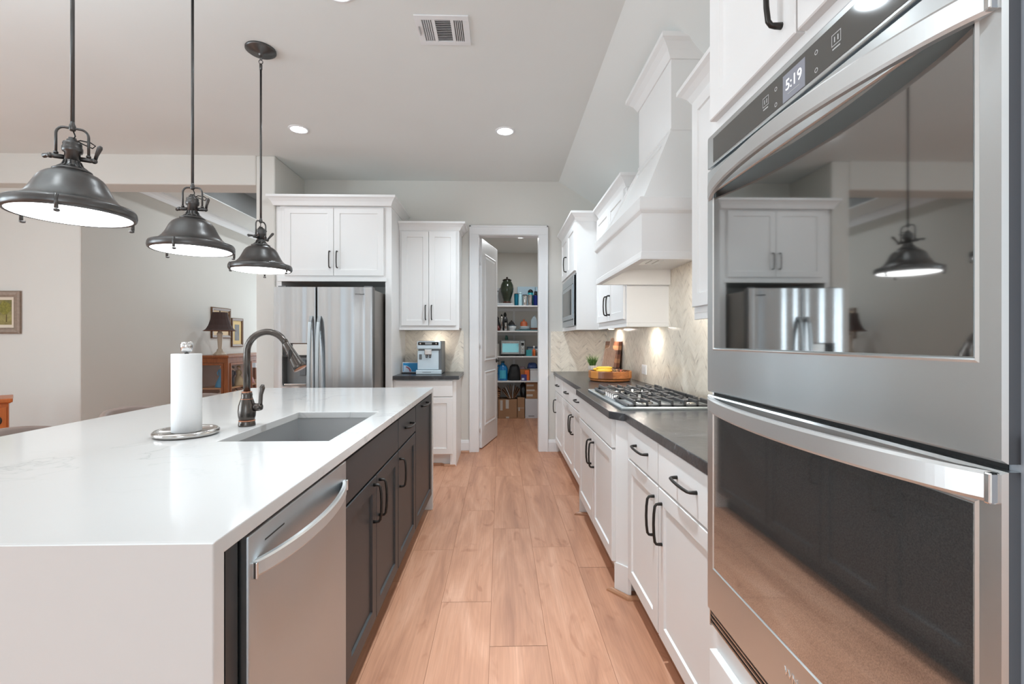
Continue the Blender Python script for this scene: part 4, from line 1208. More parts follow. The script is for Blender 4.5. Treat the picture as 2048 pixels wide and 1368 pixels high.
vx0, vx1, vy0, vy1 = -.484, -.180, 2.604, 2.864
t = thing('ceiling_vent', 'white rectangular louvred air vent in the ceiling', 'vent', ((vx0+vx1)/2, (vy0+vy1)/2, CZ))
mb = MB(); z = CZ
o4 = [(vx0, vy0), (vx1, vy0), (vx1, vy1), (vx0, vy1)]
cells = [(vx0+.036, vx0+.096), (vx0+.112, vx0+.200), (vx0+.216, vx0+.270)]
mb.box(vx0, vx1, vy0, vy0+.036, z-.008, z-.0005, .002); mb.box(vx0, vx1, vy1-.036, vy1, z-.008, z-.0005, .002)
xs = [vx0]+[c for ce in cells for c in ce]+[vx1]
for i in range(0, len(xs), 2): mb.box(xs[i], xs[i+1], vy0+.0355, vy1-.0355, z-.008, z-.0005)
mb.build('frame', M['trim'], t)
mb = MB(); mb.box(cells[0][0], cells[2][1], vy0+.036, vy1-.036, z-.0012, z-.0004); mb.build('duct', plain('vent_duct', S(70), .9), t)
for i, (a, b) in enumerate(cells):
    if i == 1:
        n = 12
        for k in range(n):
            y = vy0+.040+(vy1-vy0-.080)*(k+.5)/n; mb = MB()
            mb.prism([(y-.0062, z-.0070), (y-.0054, z-.0077), (y+.0056, z-.0022), (y+.0048, z-.0014)], 'x', a, b); mb.build('louvre', M['trim'], t)
    else:
        n = 6
        for k in range(n):
            x = a+(b-a)*k/(n-1); s = 1 if i == 0 else -1; mb = MB()
            mb.prism([(x-.0034*s, z-.0075), (x-.0026*s, z-.0078), (x+.0034*s, z-.0020), (x+.0026*s, z-.0014)], 'y', vy0+.036, vy1-.036); mb.build('louvre', M['trim'], t)
mb = MB(); mb.box(vx0+.014, vx0+.018, vy0+.09, vy0+.16, z-.016, z-.008); mb.build('damper_lever', M['satin'], t)

# ------------------------------------------------------------------ things on the right counter
# round wooden tray with bananas and dried flowers
bx, by_ = .965, 4.10
t = thing('lazy_susan_tray', 'round wooden turntable tray with thick segmented rim on the black counter', 'tray', (bx, by_, CT))
seg = []
mb = MB(); mb.lathe([(0, .003), (.165, .003), (.175, .006), (.178, .018), (.170, .024)], (bx, by_, CT), 48); mb.build('foot', M['bowlwood'], t)
wds = [M['bowlwood'], color('rim_dark', 122, 70, 36, .35), color('rim_light', 196, 128, 62, .35), color('rim_grey', 134, 108, 92, .35)]
mb = MB(); prof = [(.158, .025), (.182, .025), (.187, .030), (.187, .086), (.184, .090), (.176, .090), (.173, .086), (.173, .036), (.158, .034)]
n = 64; pat = [0]*8+[1]*4+[2]*8+[3]*6+[0]*9+[2]*5+[1]*7+[0]*9+[2]*8
vs, fs = [], []
for k in range(n):
    a = 2*PI*k/n
    for r, h in prof: vs.append((bx+r*math.cos(a), by_+r*math.sin(a), CT+h))
bv = [mb.bm.verts.new(v) for v in vs]; m = len(prof)
for k in range(n):
    for j in range(m):
        q = mb.bm.faces.new([bv[k*m+j], bv[((k+1) % n)*m+j], bv[((k+1) % n)*m+(j+1) % m], bv[k*m+(j+1) % m]]); q.material_index = pat[k % 64]; q.smooth = False
mb.build('rim', wds, t)
mb = MB(); mb.lathe([(0, .026), (.1735, .026), (.1735, .038), (0, .038)], (bx, by_, CT), 48); mb.build('tray_floor', M['bowlwood'], t)
ban = plain('banana_peel', S(240, 194, 62), .45, var=.08, vscale=25)
for k, (dx, dy, rot, dz) in enumerate(((-.065, -.055, .10, .088), (-.055, -.01, .02, .108), (-.07, .04, -.06, .094))):
    t = thing('banana', ('front yellow banana lying in the wooden tray', 'middle yellow banana lying highest in the wooden tray', 'rear yellow banana lying in the wooden tray')[k], 'banana', (bx+dx, by_+dy, CT+dz-.019), 'bananas in the wooden tray')
    mb = MB(); pts = []; rs = []
    for i in range(13):
        s = i/12; a = (s-.5)*1.5; R = .105
        pts.append((bx+dx+R*math.sin(a)*math.cos(rot), by_+dy+R*math.sin(a)*math.sin(rot)-(.035*(1-math.cos(a))), CT+dz+.018*(1-math.cos(a))*1.6))
        rs.append(.019*(1-(abs(2*s-1))**3.2*.8))
    mb.tube(pts, rs, 8); mb.build('peel', ban, t)
    mb = MB(); e = Vector(pts[-1]); d = (e-Vector(pts[-3])).normalized(); mb.tube([e-d*.002, e+d*.014], [.0042, .0036], 6); mb.build('stem', color('banana_stem', 120, 96, 44), t)
mb = MB(); rnd = random.Random(3)
cols = [color('potpourri_a', 120, 72, 44, .8), color('potpourri_b', 176, 84, 62, .8), color('potpourri_c', 206, 176, 134, .8), color('potpourri_d', 82, 52, 36, .8)]
for i in range(130):
    a = rnd.uniform(0, 2*PI); r = .075*math.sqrt(rnd.random()); x, y = bx+.075+r*math.cos(a)*1.05, by_-.005+r*math.sin(a)*1.5
    if math.hypot(x-bx, y-by_) > .155: continue
    h = CT+.050+rnd.uniform(0, .078)*(1-r/.105)
    s = rnd.uniform(.006, .014); mi = rnd.randrange(4)
    if i % 3: mb.sphere((x, y, h), s, rnd.uniform(.4, 1), rnd.uniform(.4, 1), rnd.uniform(.3, .9), 7, mi)
    else:
        v = Vector((rnd.uniform(-1, 1), rnd.uniform(-1, 1), rnd.uniform(.1, .8))).normalized()*.03
        mb.tube([(x, y, h), (x+v.x*.5, y+v.y*.5, h+v.z*.6), (x+v.x, y+v.y, h+v.z)], [.0025, .002, .0008], 5, mi)
o = mb.build('dried_flowers', cols); tag(o, 'heap of dried brown and red flowers and pods in the wooden tray', 'dried flowers', kind='stuff')
# potted grass
px, py = .975, 4.93
t = thing('potted_grass', 'small green grass plant in a white ribbed pot on the counter corner', 'plant', (px, py, CT))
mb = MB(); prof = [(0, .002), (.033, .002), (.036, .006), (.043, .082), (.0445, .088), (.041, .089), (.038, .08), (0, .076)]
mb.lathe(prof, (px, py, CT), 30)
for k in range(24):
    a = 2*PI*k/24; mb.tube([(px+.0365*math.cos(a), py+.0365*math.sin(a), CT+.008), (px+.0432*math.cos(a), py+.0432*math.sin(a), CT+.08)], .0026, 5)
mb.build('pot', color('pot_ceramic', 226, 220, 214, .5), t)
mb = MB(); rnd = random.Random(5)
for i in range(120):
    a = rnd.uniform(0, 2*PI); r0_ = .028*math.sqrt(rnd.random()); ln = rnd.uniform(.06, .145); lean = rnd.uniform(.05, .62)*(.35+r0_/.028*.8)
    x0, y0 = px+r0_*math.cos(a), py+r0_*math.sin(a); pts = []
    for s in (0, .35, .7, 1): pts.append((x0+math.cos(a)*lean*ln*s**1.6, y0+math.sin(a)*lean*ln*s**1.6, CT+.076+ln*s*(1-.22*lean*s)))
    mb.tube(pts, [.0032, .0034, .0026, .0006], 4, i % 2, flat=(1, .5))
mb.build('grass_blades', [color('grass_green', 84, 122, 58, .5), color('grass_green_light', 116, 152, 82, .5)], t)
# cutting boards leaning on the right wall
t = thing('cutting_board', 'checkered walnut and maple cutting board leaning on the tiled wall', 'cutting board', (1.18, 4.88, CT))
def slab_board(mb, y0, y1, h, thick, lean, xf, mi_fn=None, nb=(1, 1)):
    """board leaning against the right wall: foot at xf, tilted back by lean"""
    for i in range(nb[0]):
        for j in range(nb[1]):
            ya, yb = y0+(y1-y0)*i/nb[0], y0+(y1-y0)*(i+1)/nb[0]; za, zb = h*j/nb[1], h*(j+1)/nb[1]
            vs = []
            for w in (0, thick):
                for (y, z) in ((ya, za), (yb, za), (yb, zb), (ya, zb)): vs.append((xf+z*math.sin(lean)+w*math.cos(lean), y, CT+.001+z*math.cos(lean)-(w-thick)*math.sin(lean)*0))
            mb._add(vs, [(0, 1, 2, 3), (4, 5, 6, 7), (0, 1, 5, 4), (1, 2, 6, 5), (2, 3, 7, 6), (3, 0, 4, 7)], mi=mi_fn(i, j) if mi_fn else 0)
mb = MB(); rows = [0, 1, 0, 1, 0, 1, 0]
slab_board(mb, 4.63, 5.22, .345, .032, math.radians(6.5), 1.142, lambda i, j: (0 if j % 3 == 0 else (1 if (j+i) % 4 == 1 else 2)), (6, 8))
cols = [color('board_light', 192, 136, 96, .4), color('board_dark', 92, 54, 40, .4), color('board_mid', 138, 84, 60, .4)]
mb.build('board', cols, t)
t = thing('serving_board', 'pale wooden paddle board with handle leaning in front of checkered board', 'serving board', (1.06, 4.60, CT))
mb = MB()
def bd(pts2, th):
    # slim board turned towards the aisle: local a (width), b (length); leaning diagonally onto the checkered board
    O = Vector((1.03, 4.56, CT+.004)); L_ = Vector((.085, .06, .385)).normalized(); A_ = Vector((.96, .28, 0)); A_ = (A_-L_*A_.dot(L_)).normalized(); N_ = A_.cross(L_)
    n = len(pts2); vs = [tuple(O+A_*a+L_*b+N_*w) for w in (-th/2, th/2) for a, b in pts2]
    mb._add(vs, [tuple(range(n)), tuple(range(2*n-1, n-1, -1))]+[(i, (i+1) % n, n+(i+1) % n, n+i) for i in range(n)])
out = [(-.055, .0), (.055, .0), (.060, .02), (.060, .255), (.052, .27), (.022, .285), (.016, .30), (.016, .375), (.010, .388), (-.010, .388), (-.016, .375), (-.016, .30), (-.022, .285), (-.052, .27), (-.060, .255), (-.060, .02)]
bd(out, .016); mb.build('board', M['paddle'], t)
# outlet
t = thing('wall_outlet', 'white double outlet plate on the right tiled wall', 'outlet', (RX, 3.925, 1.024))
F = FR(RX-.0075); mb = MB(F); mb.box(3.865, 3.985, 0, .006, .984, 1.064, .002); pl = mb.build('plate', M['trim'], t)
mb = MB(F); mb.box(3.875, 3.975, .006, .0085, .998, 1.050, .001); mb.build('receptacle', plain('outlet_white', S(222), .4), pl)

# ------------------------------------------------------------------ coffee station
t = thing('coffee_machine', 'silver automatic coffee machine in the tiled niche', 'coffee machine', (-.74, 5.0, CT))
cm = plain('coffee_silver', S(206, 219, 227), .28, metal=.25); cd = plain('coffee_grey', S(104, 106, 108), .4, metal=.3)
cx0, cx1, cy0, cy1 = -.872, -.618, 4.885, 5.25
mb = MB(); mb.box(cx0+.008, cx1, cy0+.045, cy1, CT+.002, CT+.35, .012); mb.build('body', cd, t)
mb = MB(); mb.box(cx0+.004, cx1-.03, cy0+.028, cy0+.05, CT+.05, CT+.248, .004); mb.build('front_panel', cm, t)
mb = MB(); mb.box(cx0, cx1-.008, cy0+.01, cy0+.09, CT+.262, CT+.345, .012); hd = mb.build('head', cm, t)
mb = MB(); mb.box(cx0+.014, cx1-.028, cy0+.006, cy0+.014, CT+.305, CT+.338, .003); cpn = mb.build('control_panel', M['blackglass'], hd)
mb = MB(); mb.box(-.785, -.715, cy0+.0045, cy0+.0062, CT+.311, CT+.332); mb.build('display', color('coffee_display', 150, 154, 156, .3), cpn)
for dx in (-.835, -.67): 
    mb = MB(); mb.lathe([(.008, cy0+.004), (.008, cy0+.0065)], (dx, 0, CT+.321), 14, axis='y'); mb.build('button', M['chrome'], cpn)
mb = MB(); mb.box(-.792, -.716, cy0-.002, cy0+.04, CT+.205, CT+.262, .006); sp = mb.build('spout', M['chrome'], t)
for dx in (-.772, -.736):
    mb = MB(); mb.lathe([(.012, CT+.206), (.011, CT+.178), (.008, CT+.172), (0, CT+.172)], (dx, cy0+.014, 0), 12); mb.build('nozzle', cd, sp)
mb = MB(); mb.box(cx0+.022, cx0+.05, cy0+.022, cy0+.03, CT+.155, CT+.21, .003); mb.build('steam_dial', cd, t)
mb = MB(); mb.box(cx0-.008, cx1+.002, cy0-.004, cy0+.06, CT+.001, CT+.046, .008); dt = mb.build('drip_tray', cm, t)
mb = MB(); mb.box(cx0+.06, cx0+.15, cy0-.006, cy0-.003, CT+.022, CT+.026); mb.build('tray_handle', cd, dt)
# photo of blue picture card
t = thing('picture_card', 'small blue and white card leaning behind the coffee machine', 'card', (-.985, 5.05, CT))
mb = MB(FB(5.06)); mb.box(-1.052, -.872, 0, .010, CT+.012, CT+.118, .001); mb.build('card', color('card_white', 226, 230, 236, .4), t)
mb = MB(FB(5.06)); mb.box(-1.046, -.878, .010, .0108, CT+.018, CT+.112); pc = mb.build('blue_print', color('card_blue', 26, 138, 196, .4), t)
mb = MB(FB(5.06)); n = 16
vs = [(-1.04, .0112, CT+.02)]+[(-1.04+.085*math.sin(PI/2*i/n)*1.0, .0112, CT+.02+.068*math.cos(PI/2*i/n)) for i in range(n+1)]
mb._add(vs, [tuple(range(len(vs)))]); mb.build('white_arc', color('card_pale', 196, 214, 232, .4), pc)
mb = MB(FB(5.06)); pts = []
a0, a1 = .3, PI/2
vs = [(-1.035+r*math.sin(a0+(a1-a0)*i/10), .0116, CT+.02+r*.8*math.cos(a0+(a1-a0)*i/10)) for r in (.058, .074) for i in range(11)]
mb._add(vs, [(i, i+1, 12+i, 11+i) for i in range(10)]); mb.build('red_arc', color('card_red', 150, 70, 92, .4), pc)
mb = MB(); mb.box(-1.056, -.868, 5.02, 5.075, CT+.001, CT+.0118, .001); mb.build('stand', M['black'], t)

# ------------------------------------------------------------------ pantry
SHZ = (1.833, 1.422, 1.012, .612); SY = 7.55
names = ('topmost', 'second from the top', 'third from the top', 'lowest')
for z, nm in zip(SHZ, names):
    mb = MB(); mb.box(PX0+.002, PX1-.002, SY, PY-.002, z-.022, z, .002); mb.box(PX0+.002, PX1-.002, PY-.024, PY-.002, z-.07, z-.022)
    single('pantry_shelf', mb, M['shelf'], 'white pantry shelf, %s of the four' % nm, 'shelf', 'white pantry shelves')
mb = MB()
prev = 0
for z in tuple(reversed(SHZ)):
    mb.box(.215, .245, PY-.030, PY-.002, prev+.001, z-.0705); prev = z
single('shelf_support', mb, M['shelf'], 'white vertical batten behind the pantry shelves', 'support')
def lathe_thing(name, label, cat, x, y, z, parts, group=None):
    t = thing(name, label, cat, (x, y, z), group)
    for pn, prof, mat in parts:
        mb = MB(); mb.lathe(prof, (x, y, z+.0005), 24); mb.build(pn, mat, t)
    return t
def box_single(name, label, cat, x0, x1, y0, y1, z0, h, mat, group=None, bev=.003):
    mb = MB(); mb.box(x0, x1, y0, y1, z0+.0005, z0+h, bev); return single(name, mb, mat, label, cat, group)
z = SHZ[0]
# books lying flat under the jar
box_single('book', 'flat pale book under the green jar on the top shelf', 'book', -.06, .21, 7.57, 7.78, z, .020, color('book_pale', 170, 176, 182, .6))
box_single('book', 'flat brown book below the pale book, at its left end', 'book', -.30, -.065, 7.57, 7.78, z, .018, color('book_brown', 120, 74, 58, .6))
box_single('book', 'thin white book lying directly under the green jar', 'book', -.055, .205, 7.575, 7.775, z+.0205, .018, color('book_white', 196, 200, 202, .6))
jz = z+.0395
lathe_thing('ceramic_jar', 'tall lidded green and brown ceramic jar on the top shelf', 'jar', .107, 7.672, jz, [
    ('body', [(0, 0), (.062, 0), (.066, .012), (.058, .03), (.062, .06), (.082, .12), (.103, .19), (.108, .24), (.100, .30), (.080, .345), (.066, .362), (.070, .372), (.060, .374), (0, .372)], plain('glaze_green', S(46, 54, 42), .18, var=.3, vscale=9)),
    ('foot', [(.0665, .0), (.0675, .02), (.060, .031)], color('glaze_brown', 76, 44, 34, .3)),
    ('lid', [(.0, .3745), (.075, .375), (.078, .381), (.050, .398), (.014, .408), (.012, .416), (.017, .424), (.012, .434), (0, .437)], color('glaze_dark', 44, 34, 28, .25))])
t = thing('white_panel', 'pale upright board left of the green jar', 'board', (-.06, 7.82, z))
mb = MB(); mb.box(-.20, .005, 7.80, 7.83, z+.0005, z+.31, .003); mb.build('board', color('panel_pale', 186, 188, 190, .6), t)
mb = MB(); mb.box(-.07, -.035, 7.7985, 7.7998, z+.245, z+.262); mb.build('dark_print', color('panel_mark', 60, 62, 66, .5), t)
box_single('storage_box', 'large pale blue box standing at the back of the top shelf', 'box', .285, .58, 7.84, 7.95, z, .335, color('pale_blue_box', 176, 200, 214, .5))
box_single('storage_box', 'second pale blue box at the right end of the top shelf', 'box', .585, .80, 7.82, 7.95, z, .330, color('pale_blue_box2', 160, 190, 206, .5))
def tumbler(label, x, y, r, h, mat, lidmat=None, grp='tumblers on the top pantry shelf'):
    parts = [('cup', [(0, 0), (r*.80, 0), (r*.84, .004), (r, h*.97), (r*.97, h), (r*.9, h)], mat), ('lid', [(r*.98, h), (r*1.0, h+.006), (r*.85, h+.012), (0, h+.012)], lidmat or M['black'])]
    return lathe_thing('tumbler', label, 'tumbler', x, y, z, parts, grp)
teal = plain('teal_metal', S(22, 112, 138), .25, metal=.6); blu = plain('cobalt_metal', S(30, 46, 120), .25, metal=.6)
tumbler('teal insulated tumbler just right of the green jar', .258, 7.63, .037, .185, teal)
lathe_thing('water_bottle', 'pale aqua bottle between teal and steel tumblers', 'bottle', .322, 7.62, z, [('body', [(0, 0), (.030, 0), (.031, .01), (.031, .14), (.024, .165), (.024, .19)], color('aqua_pale', 170, 206, 216, .35)), ('cap', [(.025, .19), (.025, .212), (.02, .216), (0, .216)], color('aqua_cap', 190, 216, 222, .4))])
tumbler('stainless tumbler next to the pale aqua bottle', .396, 7.63, .043, .165, M['chrome'])
tumbler('stainless tumbler in front of the turquoise bottle', .484, 7.63, .043, .165, M['satin'], M['chrome'])
tumbler('cobalt blue tumbler at the right end of the top shelf', .572, 7.63, .040, .165, blu)
lathe_thing('water_bottle', 'turquoise bottle with black lid behind the steel tumblers', 'bottle', .497, 7.74, z, [('body', [(0, 0), (.042, 0), (.044, .01), (.044, .215), (.040, .222)], color('turquoise', 34, 160, 172, .35)), ('lid', [(.0425, .2225), (.043, .25), (.03, .268), (.018, .275), (0, .28)], M['black'])])
t = thing('mug', 'small black mug standing behind the cobalt tumbler', 'mug', (.585, 7.75, z))
mb = MB(); mb.lathe([(0, 0), (.022, 0), (.026, .2), (.026, .245), (.022, .245), (.02, .21), (0, .21)], (.585, 7.75, z+.0005), 16); mb.build('cup', M['black'], t)
z = SHZ[1]
lathe_thing('coffee_pot', 'dark round coffee pot at the left end of the second shelf', 'pot', -.055, 7.72, z, [('pot', [(0, 0), (.05, 0), (.06, .02), (.058, .09), (.038, .15), (.03, .19), (.034, .21)], color('dark_pot', 52, 50, 50, .25)), ('lid', [(.036, .2105), (.02, .225), (.008, .24), (0, .242)], M['black'])])
lathe_thing('pepper_mill', 'small dark red pepper mill at the left of the second shelf', 'mill', -.035, 7.60, z, [('body', [(0, 0), (.036, 0), (.036, .03), (.02, .06), (.012, .085), (0, .09)], color('dark_red', 92, 40, 34, .3))])
lathe_thing('thermos', 'slim stainless thermos with black cap on the second shelf', 'thermos', .020, 7.65, z, [('body', [(0, 0), (.022, 0), (.0225, .22), (.016, .24)], M['satin']), ('cap', [(.0165, .24), (.015, .26), (.008, .272), (0, .272)], M['black'])])
lathe_thing('glass_syphon', 'tall black whipping siphon beside the slim thermos', 'siphon', .075, 7.70, z, [('body', [(0, 0), (.045, 0), (.046, .18), (.034, .22), (.02, .24)], color('siphon_grey', 66, 66, 68, .3)), ('head', [(.0205, .24), (.026, .262), (.018, .29), (.01, .305), (0, .308)], M['black'])])
lathe_thing('canister', 'short steel canister with black lid in front of the siphon', 'canister', .085, 7.59, z, [('body', [(0, 0), (.022, 0), (.0225, .13), (.02, .134)], M['satin']), ('lid', [(.0205, .134), (.0215, .165), (.014, .19), (0, .192)], M['black'])])
lathe_thing('glass_bowl', 'shallow white bowl with a dark lid on the second shelf', 'bowl', .195, 7.64, z, [('bowl', [(0, 0), (.045, 0), (.060, .04), (.064, .075), (.060, .076), (.05, .06), (0, .05)], color('bowl_white', 200, 206, 208, .3)), ('lid', [(.0, .077), (.065, .077), (.066, .092), (0, .094)], color('lid_blue', 92, 106, 118, .3))])
t = thing('juicer', 'black knobbly lid piece lying on the covered white bowl', 'lid', (.18, 7.66, z+.094))
mb = MB(); mb.lathe([(.058, .0945), (.05, .12), (.03, .15), (.012, .16), (.010, .172), (0, .175)], (.18, 7.66, z), 8, smooth=False); mb.build('cover', M['black'], t)
box_single('serving_tray', 'flat teal tray under the plates on the second shelf', 'tray', .25, .62, 7.565, 7.86, z, .018, color('tray_teal', 70, 110, 118, .35))
for k, (r, mt) in enumerate(((.098, 'white'), (.092, 'white'))):
    lathe_thing('plate', ('lower', 'upper')[k]+' pale plate of the stack on the teal tray', 'plate', .40, 7.70, z+.0185+.03*k, [('dish', [(0, 0), (r*.75, 0), (r, .024), (r*.99, .0285), (r*.8, .010), (0, .008)], color('plate_pale', 206, 214, 218, .3))], 'plates on the teal tray')
lathe_thing('butter_dome', 'terracotta dome with knob on the stack of plates', 'dome', .385, 7.70, z+.0785, [('dome', [(.066, -.018), (.068, -.012), (.060, .0), (.060, .05), (.045, .075), (.016, .083)], color('terracotta', 172, 88, 52, .5)), ('knob', [(.0165, .083), (.012, .09), (.018, .102), (.010, .112), (0, .113)], color('terracotta', 172, 88, 52, .5))])
box_single('wooden_trivet', 'small dark brown block at the right of the teal tray', 'block', .49, .64, 7.58, 7.76, z+.0185, .03, color('trivet_brown', 96, 58, 44, .5))
t = thing('house_canister', 'pale blue house shaped canister on the brown block', 'canister', (.545, 7.66, z+.05))
mb = MB(); mb.prism([(.495, z+.049), (.595, z+.049), (.598, z+.17), (.565, z+.235), (.535, z+.235), (.497, z+.17)], 'y', 7.61, 7.72); mb.build('body', color('canister_blue', 160, 178, 188, .5), t, .003)
mb = MB(); mb.box(.548, .574, 7.63, 7.70, z+.2355, z+.250, .003); mb.build('roof_cap', color('cap_grey', 110, 120, 126, .5), t)
z = SHZ[2]
t = thing('toaster_oven', 'stainless toaster oven with glass door on the third shelf', 'toaster oven', (.19, 7.7, z))
mb = MB(); mb.box(-.005, .40, 7.60, 7.93, z+.018, z+.262, .014); mb.build('case', color('toaster_case', 92, 94, 94, .35, metal=.5), t)
mb = MB()
for x in (.02, .37):
    for y in (7.63, 7.9): mb.lathe([(.012, .0005), (.012, .0182)], (x, y, z), 10)
mb.build('feet', M['black'], t)
mb = MB(); mb.box(.012, .312, 7.588, 7.60, z+.035, z+.242, .004); dr = mb.build('door', color('toaster_steel', 158, 160, 158, .4, metal=.6), t)
mb = MB(); mb.box(.03, .296, 7.5865, 7.5885, z+.062, z+.205, .0005); mb.build('glass', plain('toaster_glass', S(70, 108, 108), .06, metal=.5), dr)
mb = MB(); mb.tube([(.03, 7.59, z+.226), (.03, 7.568, z+.226), (.296, 7.568, z+.226), (.296, 7.59, z+.226)], .006, 8); mb.build('handle', M['chrome'], dr)
mb = MB(); mb.box(.322, .392, 7.592, 7.600, z+.035, z+.242, .002); cpn = mb.build('control_panel', M['toaster_steel'], t)
for h in (.075, .125):
    mb = MB(); mb.lathe([(.017, 7.592), (.015, 7.578), (0, 7.577)], (.357, 0, z+h), 16, axis='y'); mb.build('knob', M['chrome'], cpn)
mb = MB(); mb.box(.335, .38, 7.590, 7.5925, z+.17, z+.215); mb.build('display', M['blackglass'], cpn)
lathe_thing('small_jar', 'small green glass jar on top of the toaster oven', 'jar', .10, 7.78, z+.262, [('jar', [(0, 0), (.026, 0), (.024, .045), (.018, .06)], color('green_glass', 92, 140, 130, .2)), ('lid', [(.019, .06), (.019, .072), (0, .073)], color('jar_teal', 60, 104, 100, .4))])
box_single('tin', 'stack of grey baking tins at the left end of the third shelf', 'tin', -.16, -.02, 7.60, 7.85, z, .20, color('tin_grey', 140, 136, 128, .3))
box_single('small_box', 'teal carton right of the toaster oven', 'carton', .418, .505, 7.58, 7.68, z, .10, color('teal_box', 56, 150, 158, .5))
lathe_thing('spray_bottle', 'orange spray bottle with white nozzle right of the teal carton', 'bottle', .545, 7.61, z, [('body', [(0, 0), (.024, 0), (.025, .09), (.012, .115)], color('orange_plastic', 220, 112, 52, .4)), ('nozzle', [(.0125, .115), (.011, .14), (.018, .15), (.006, .165), (0, .166)], color('nozzle_white', 226, 226, 226, .4))])
lathe_thing('spice_jar', 'dark jar with pale lid at the right end of the third shelf', 'jar', .60, 7.66, z, [('jar', [(0, 0), (.026, 0), (.026, .09)], color('jar_grey', 120, 112, 104, .25)), ('lid', [(.027, .09), (.027, .108), (0, .109)], color('lid_pale', 196, 206, 212, .4))])
t = thing('plastic_tub', 'clear blue-grey plastic tub behind the teal carton', 'tub', (.53, 7.78, z))
mb = MB(); mb.box(.45, .64, 7.72, 7.88, z+.0005, z+.13, .012); mb.build('tub', color('tub_bluegrey', 150, 164, 176, .25), t)
mb = MB(); mb.box(.445, .645, 7.715, 7.885, z+.1305, z+.15, .006); mb.build('lid', color('tub_lid', 84, 104, 132, .3), t)
z = SHZ[3]
t = thing('water_jug', 'large blue plastic jug with dark cap on the lowest shelf', 'jug', (.037, 7.68, z))
jug = plain('blue_jug', S(28, 116, 176), .2, var=.15, vscale=12)
mb = MB(); mb.lathe([(0, 0), (.075, 0), (.082, .01), (.084, .12), (.082, .19), (.066, .235), (.034, .265), (.026, .272), (.026, .29)], (.037, 7.67, z+.0005), 20); mb.build('bottle', jug, t)
mb = MB(); mb.lathe([(.028, .285), (.028, .318), (0, .319)], (.037, 7.67, z), 14); mb.build('cap', color('jug_cap', 40, 84, 96, .4), t)
mb = MB(); vs = []; n = 10
for k in range(n+1):
    a = -PI/2-.62+1.24*k/n
    for h in (.035, .17): vs.append((.037+.0855*math.cos(a), 7.67+.0855*math.sin(a), z+h))
mb._add(vs, [(2*k, 2*k+2, 2*k+3, 2*k+1) for k in range(n)], True); mb.build('label', color('jug_label', 70, 176, 204, .4), t)
mb = MB(); mb.tube([(-.05, 7.67, z+.10), (-.075, 7.67, z+.15), (-.07, 7.67, z+.21), (-.02, 7.67, z+.255)], .011, 8); mb.build('handle', jug, t)
def blob(name, label, cat, pts, mat, part='body', noise=.012, group=None, seed=1):
    """soft bag: a rounded lump shaped from a profile of (z, half width x, half depth y) with crumples"""
    rnd = random.Random(seed); x, y, z, prof = pts
    mb = MB(); vs, fs = [], []; seg = 24
    for h, a, b in prof:
        for k in range(seg):
            t_ = 2*PI*k/seg; r = 1+rnd.uniform(-1, 1)*noise/max(a, .02)
            ca, sa = math.cos(t_), math.sin(t_)
            ex = .7
            vs.append((x+a*r*math.copysign(abs(ca)**ex, ca), y+b*r*math.copysign(abs(sa)**ex, sa), z+h+(rnd.uniform(-1, 1)*noise*.5 if h > .01 else 0)))
    for j in range(len(prof)-1):
        for k in range(seg): fs.append((j*seg+k, j*seg+(k+1) % seg, (j+1)*seg+(k+1) % seg, (j+1)*seg+k))
    fs += [tuple(range(seg)), tuple(range(len(vs)-1, len(vs)-seg-1, -1))]
    mb._add(vs, fs, True)
    return single(name, mb, mat, label, cat, group)
blob('bag', 'black crumpled cloth bag beside the blue jug', 'bag', (.228, 7.68, z+.001, [(0, .098, .08), (.03, .104, .09), (.10, .098, .085), (.17, .085, .07), (.22, .07, .055), (.25, .055, .04), (.258, .03, .02)]), color('bag_black', 26, 26, 28, .7), seed=3)
box_single('snack_box', 'orange and yellow snack box on the lowest shelf', 'box', .325, .478, 7.70, 7.78, z, .175, color('snack_orange', 226, 140, 66, .5))
box_single('snack_bag', 'bright orange packet leaning by the white bin', 'packet', .395, .474, 7.645, 7.69, z, .165, color('packet_orange', 232, 108, 40, .4), bev=.01)
t = thing('cereal_box', 'small dark blue carton with white label at shelf front', 'carton', (.36, 7.6, z))
mb = MB(); mb.box(.335, .425, 7.575, 7.635, z+.0005, z+.10, .002); mb.build('carton', color('carton_navy', 48, 46, 120, .4), t)
mb = MB(); mb.box(.345, .385, 7.5735, 7.5748, z+.012, z+.045); mb.build('label', color('label_white', 214, 220, 230, .4), t)
t = thing('storage_bin', 'white rectangular bin with lid at the right of the lowest shelf', 'bin', (.55, 7.7, z))
mb = MB(); mb.box(.482, .66, 7.60, 7.86, z+.0005, z+.175, .012); mb.build('bin', color('bin_white', 206, 208, 212, .4), t)
mb = MB(); mb.box(.478, .664, 7.596, 7.864, z+.1755, z+.193, .005); mb.build('lid', color('bin_lid', 190, 194, 200, .4), t)
blob('bag', 'crumpled blue plastic bag on top of the white bin', 'bag', (.525, 7.72, z+.194, [(0, .085, .07), (.03, .082, .07), (.06, .066, .055), (.085, .05, .03), (.09, .02, .015)]), color('bag_blue', 62, 88, 142, .3), seed=5)
blob('bag', 'small pink and white packet behind the orange snack box', 'packet', (.365, 7.83, z+.001, [(0, .05, .03), (.1, .055, .03), (.18, .05, .025), (.215, .03, .012)]), color('packet_pink', 196, 170, 176, .4), seed=8)
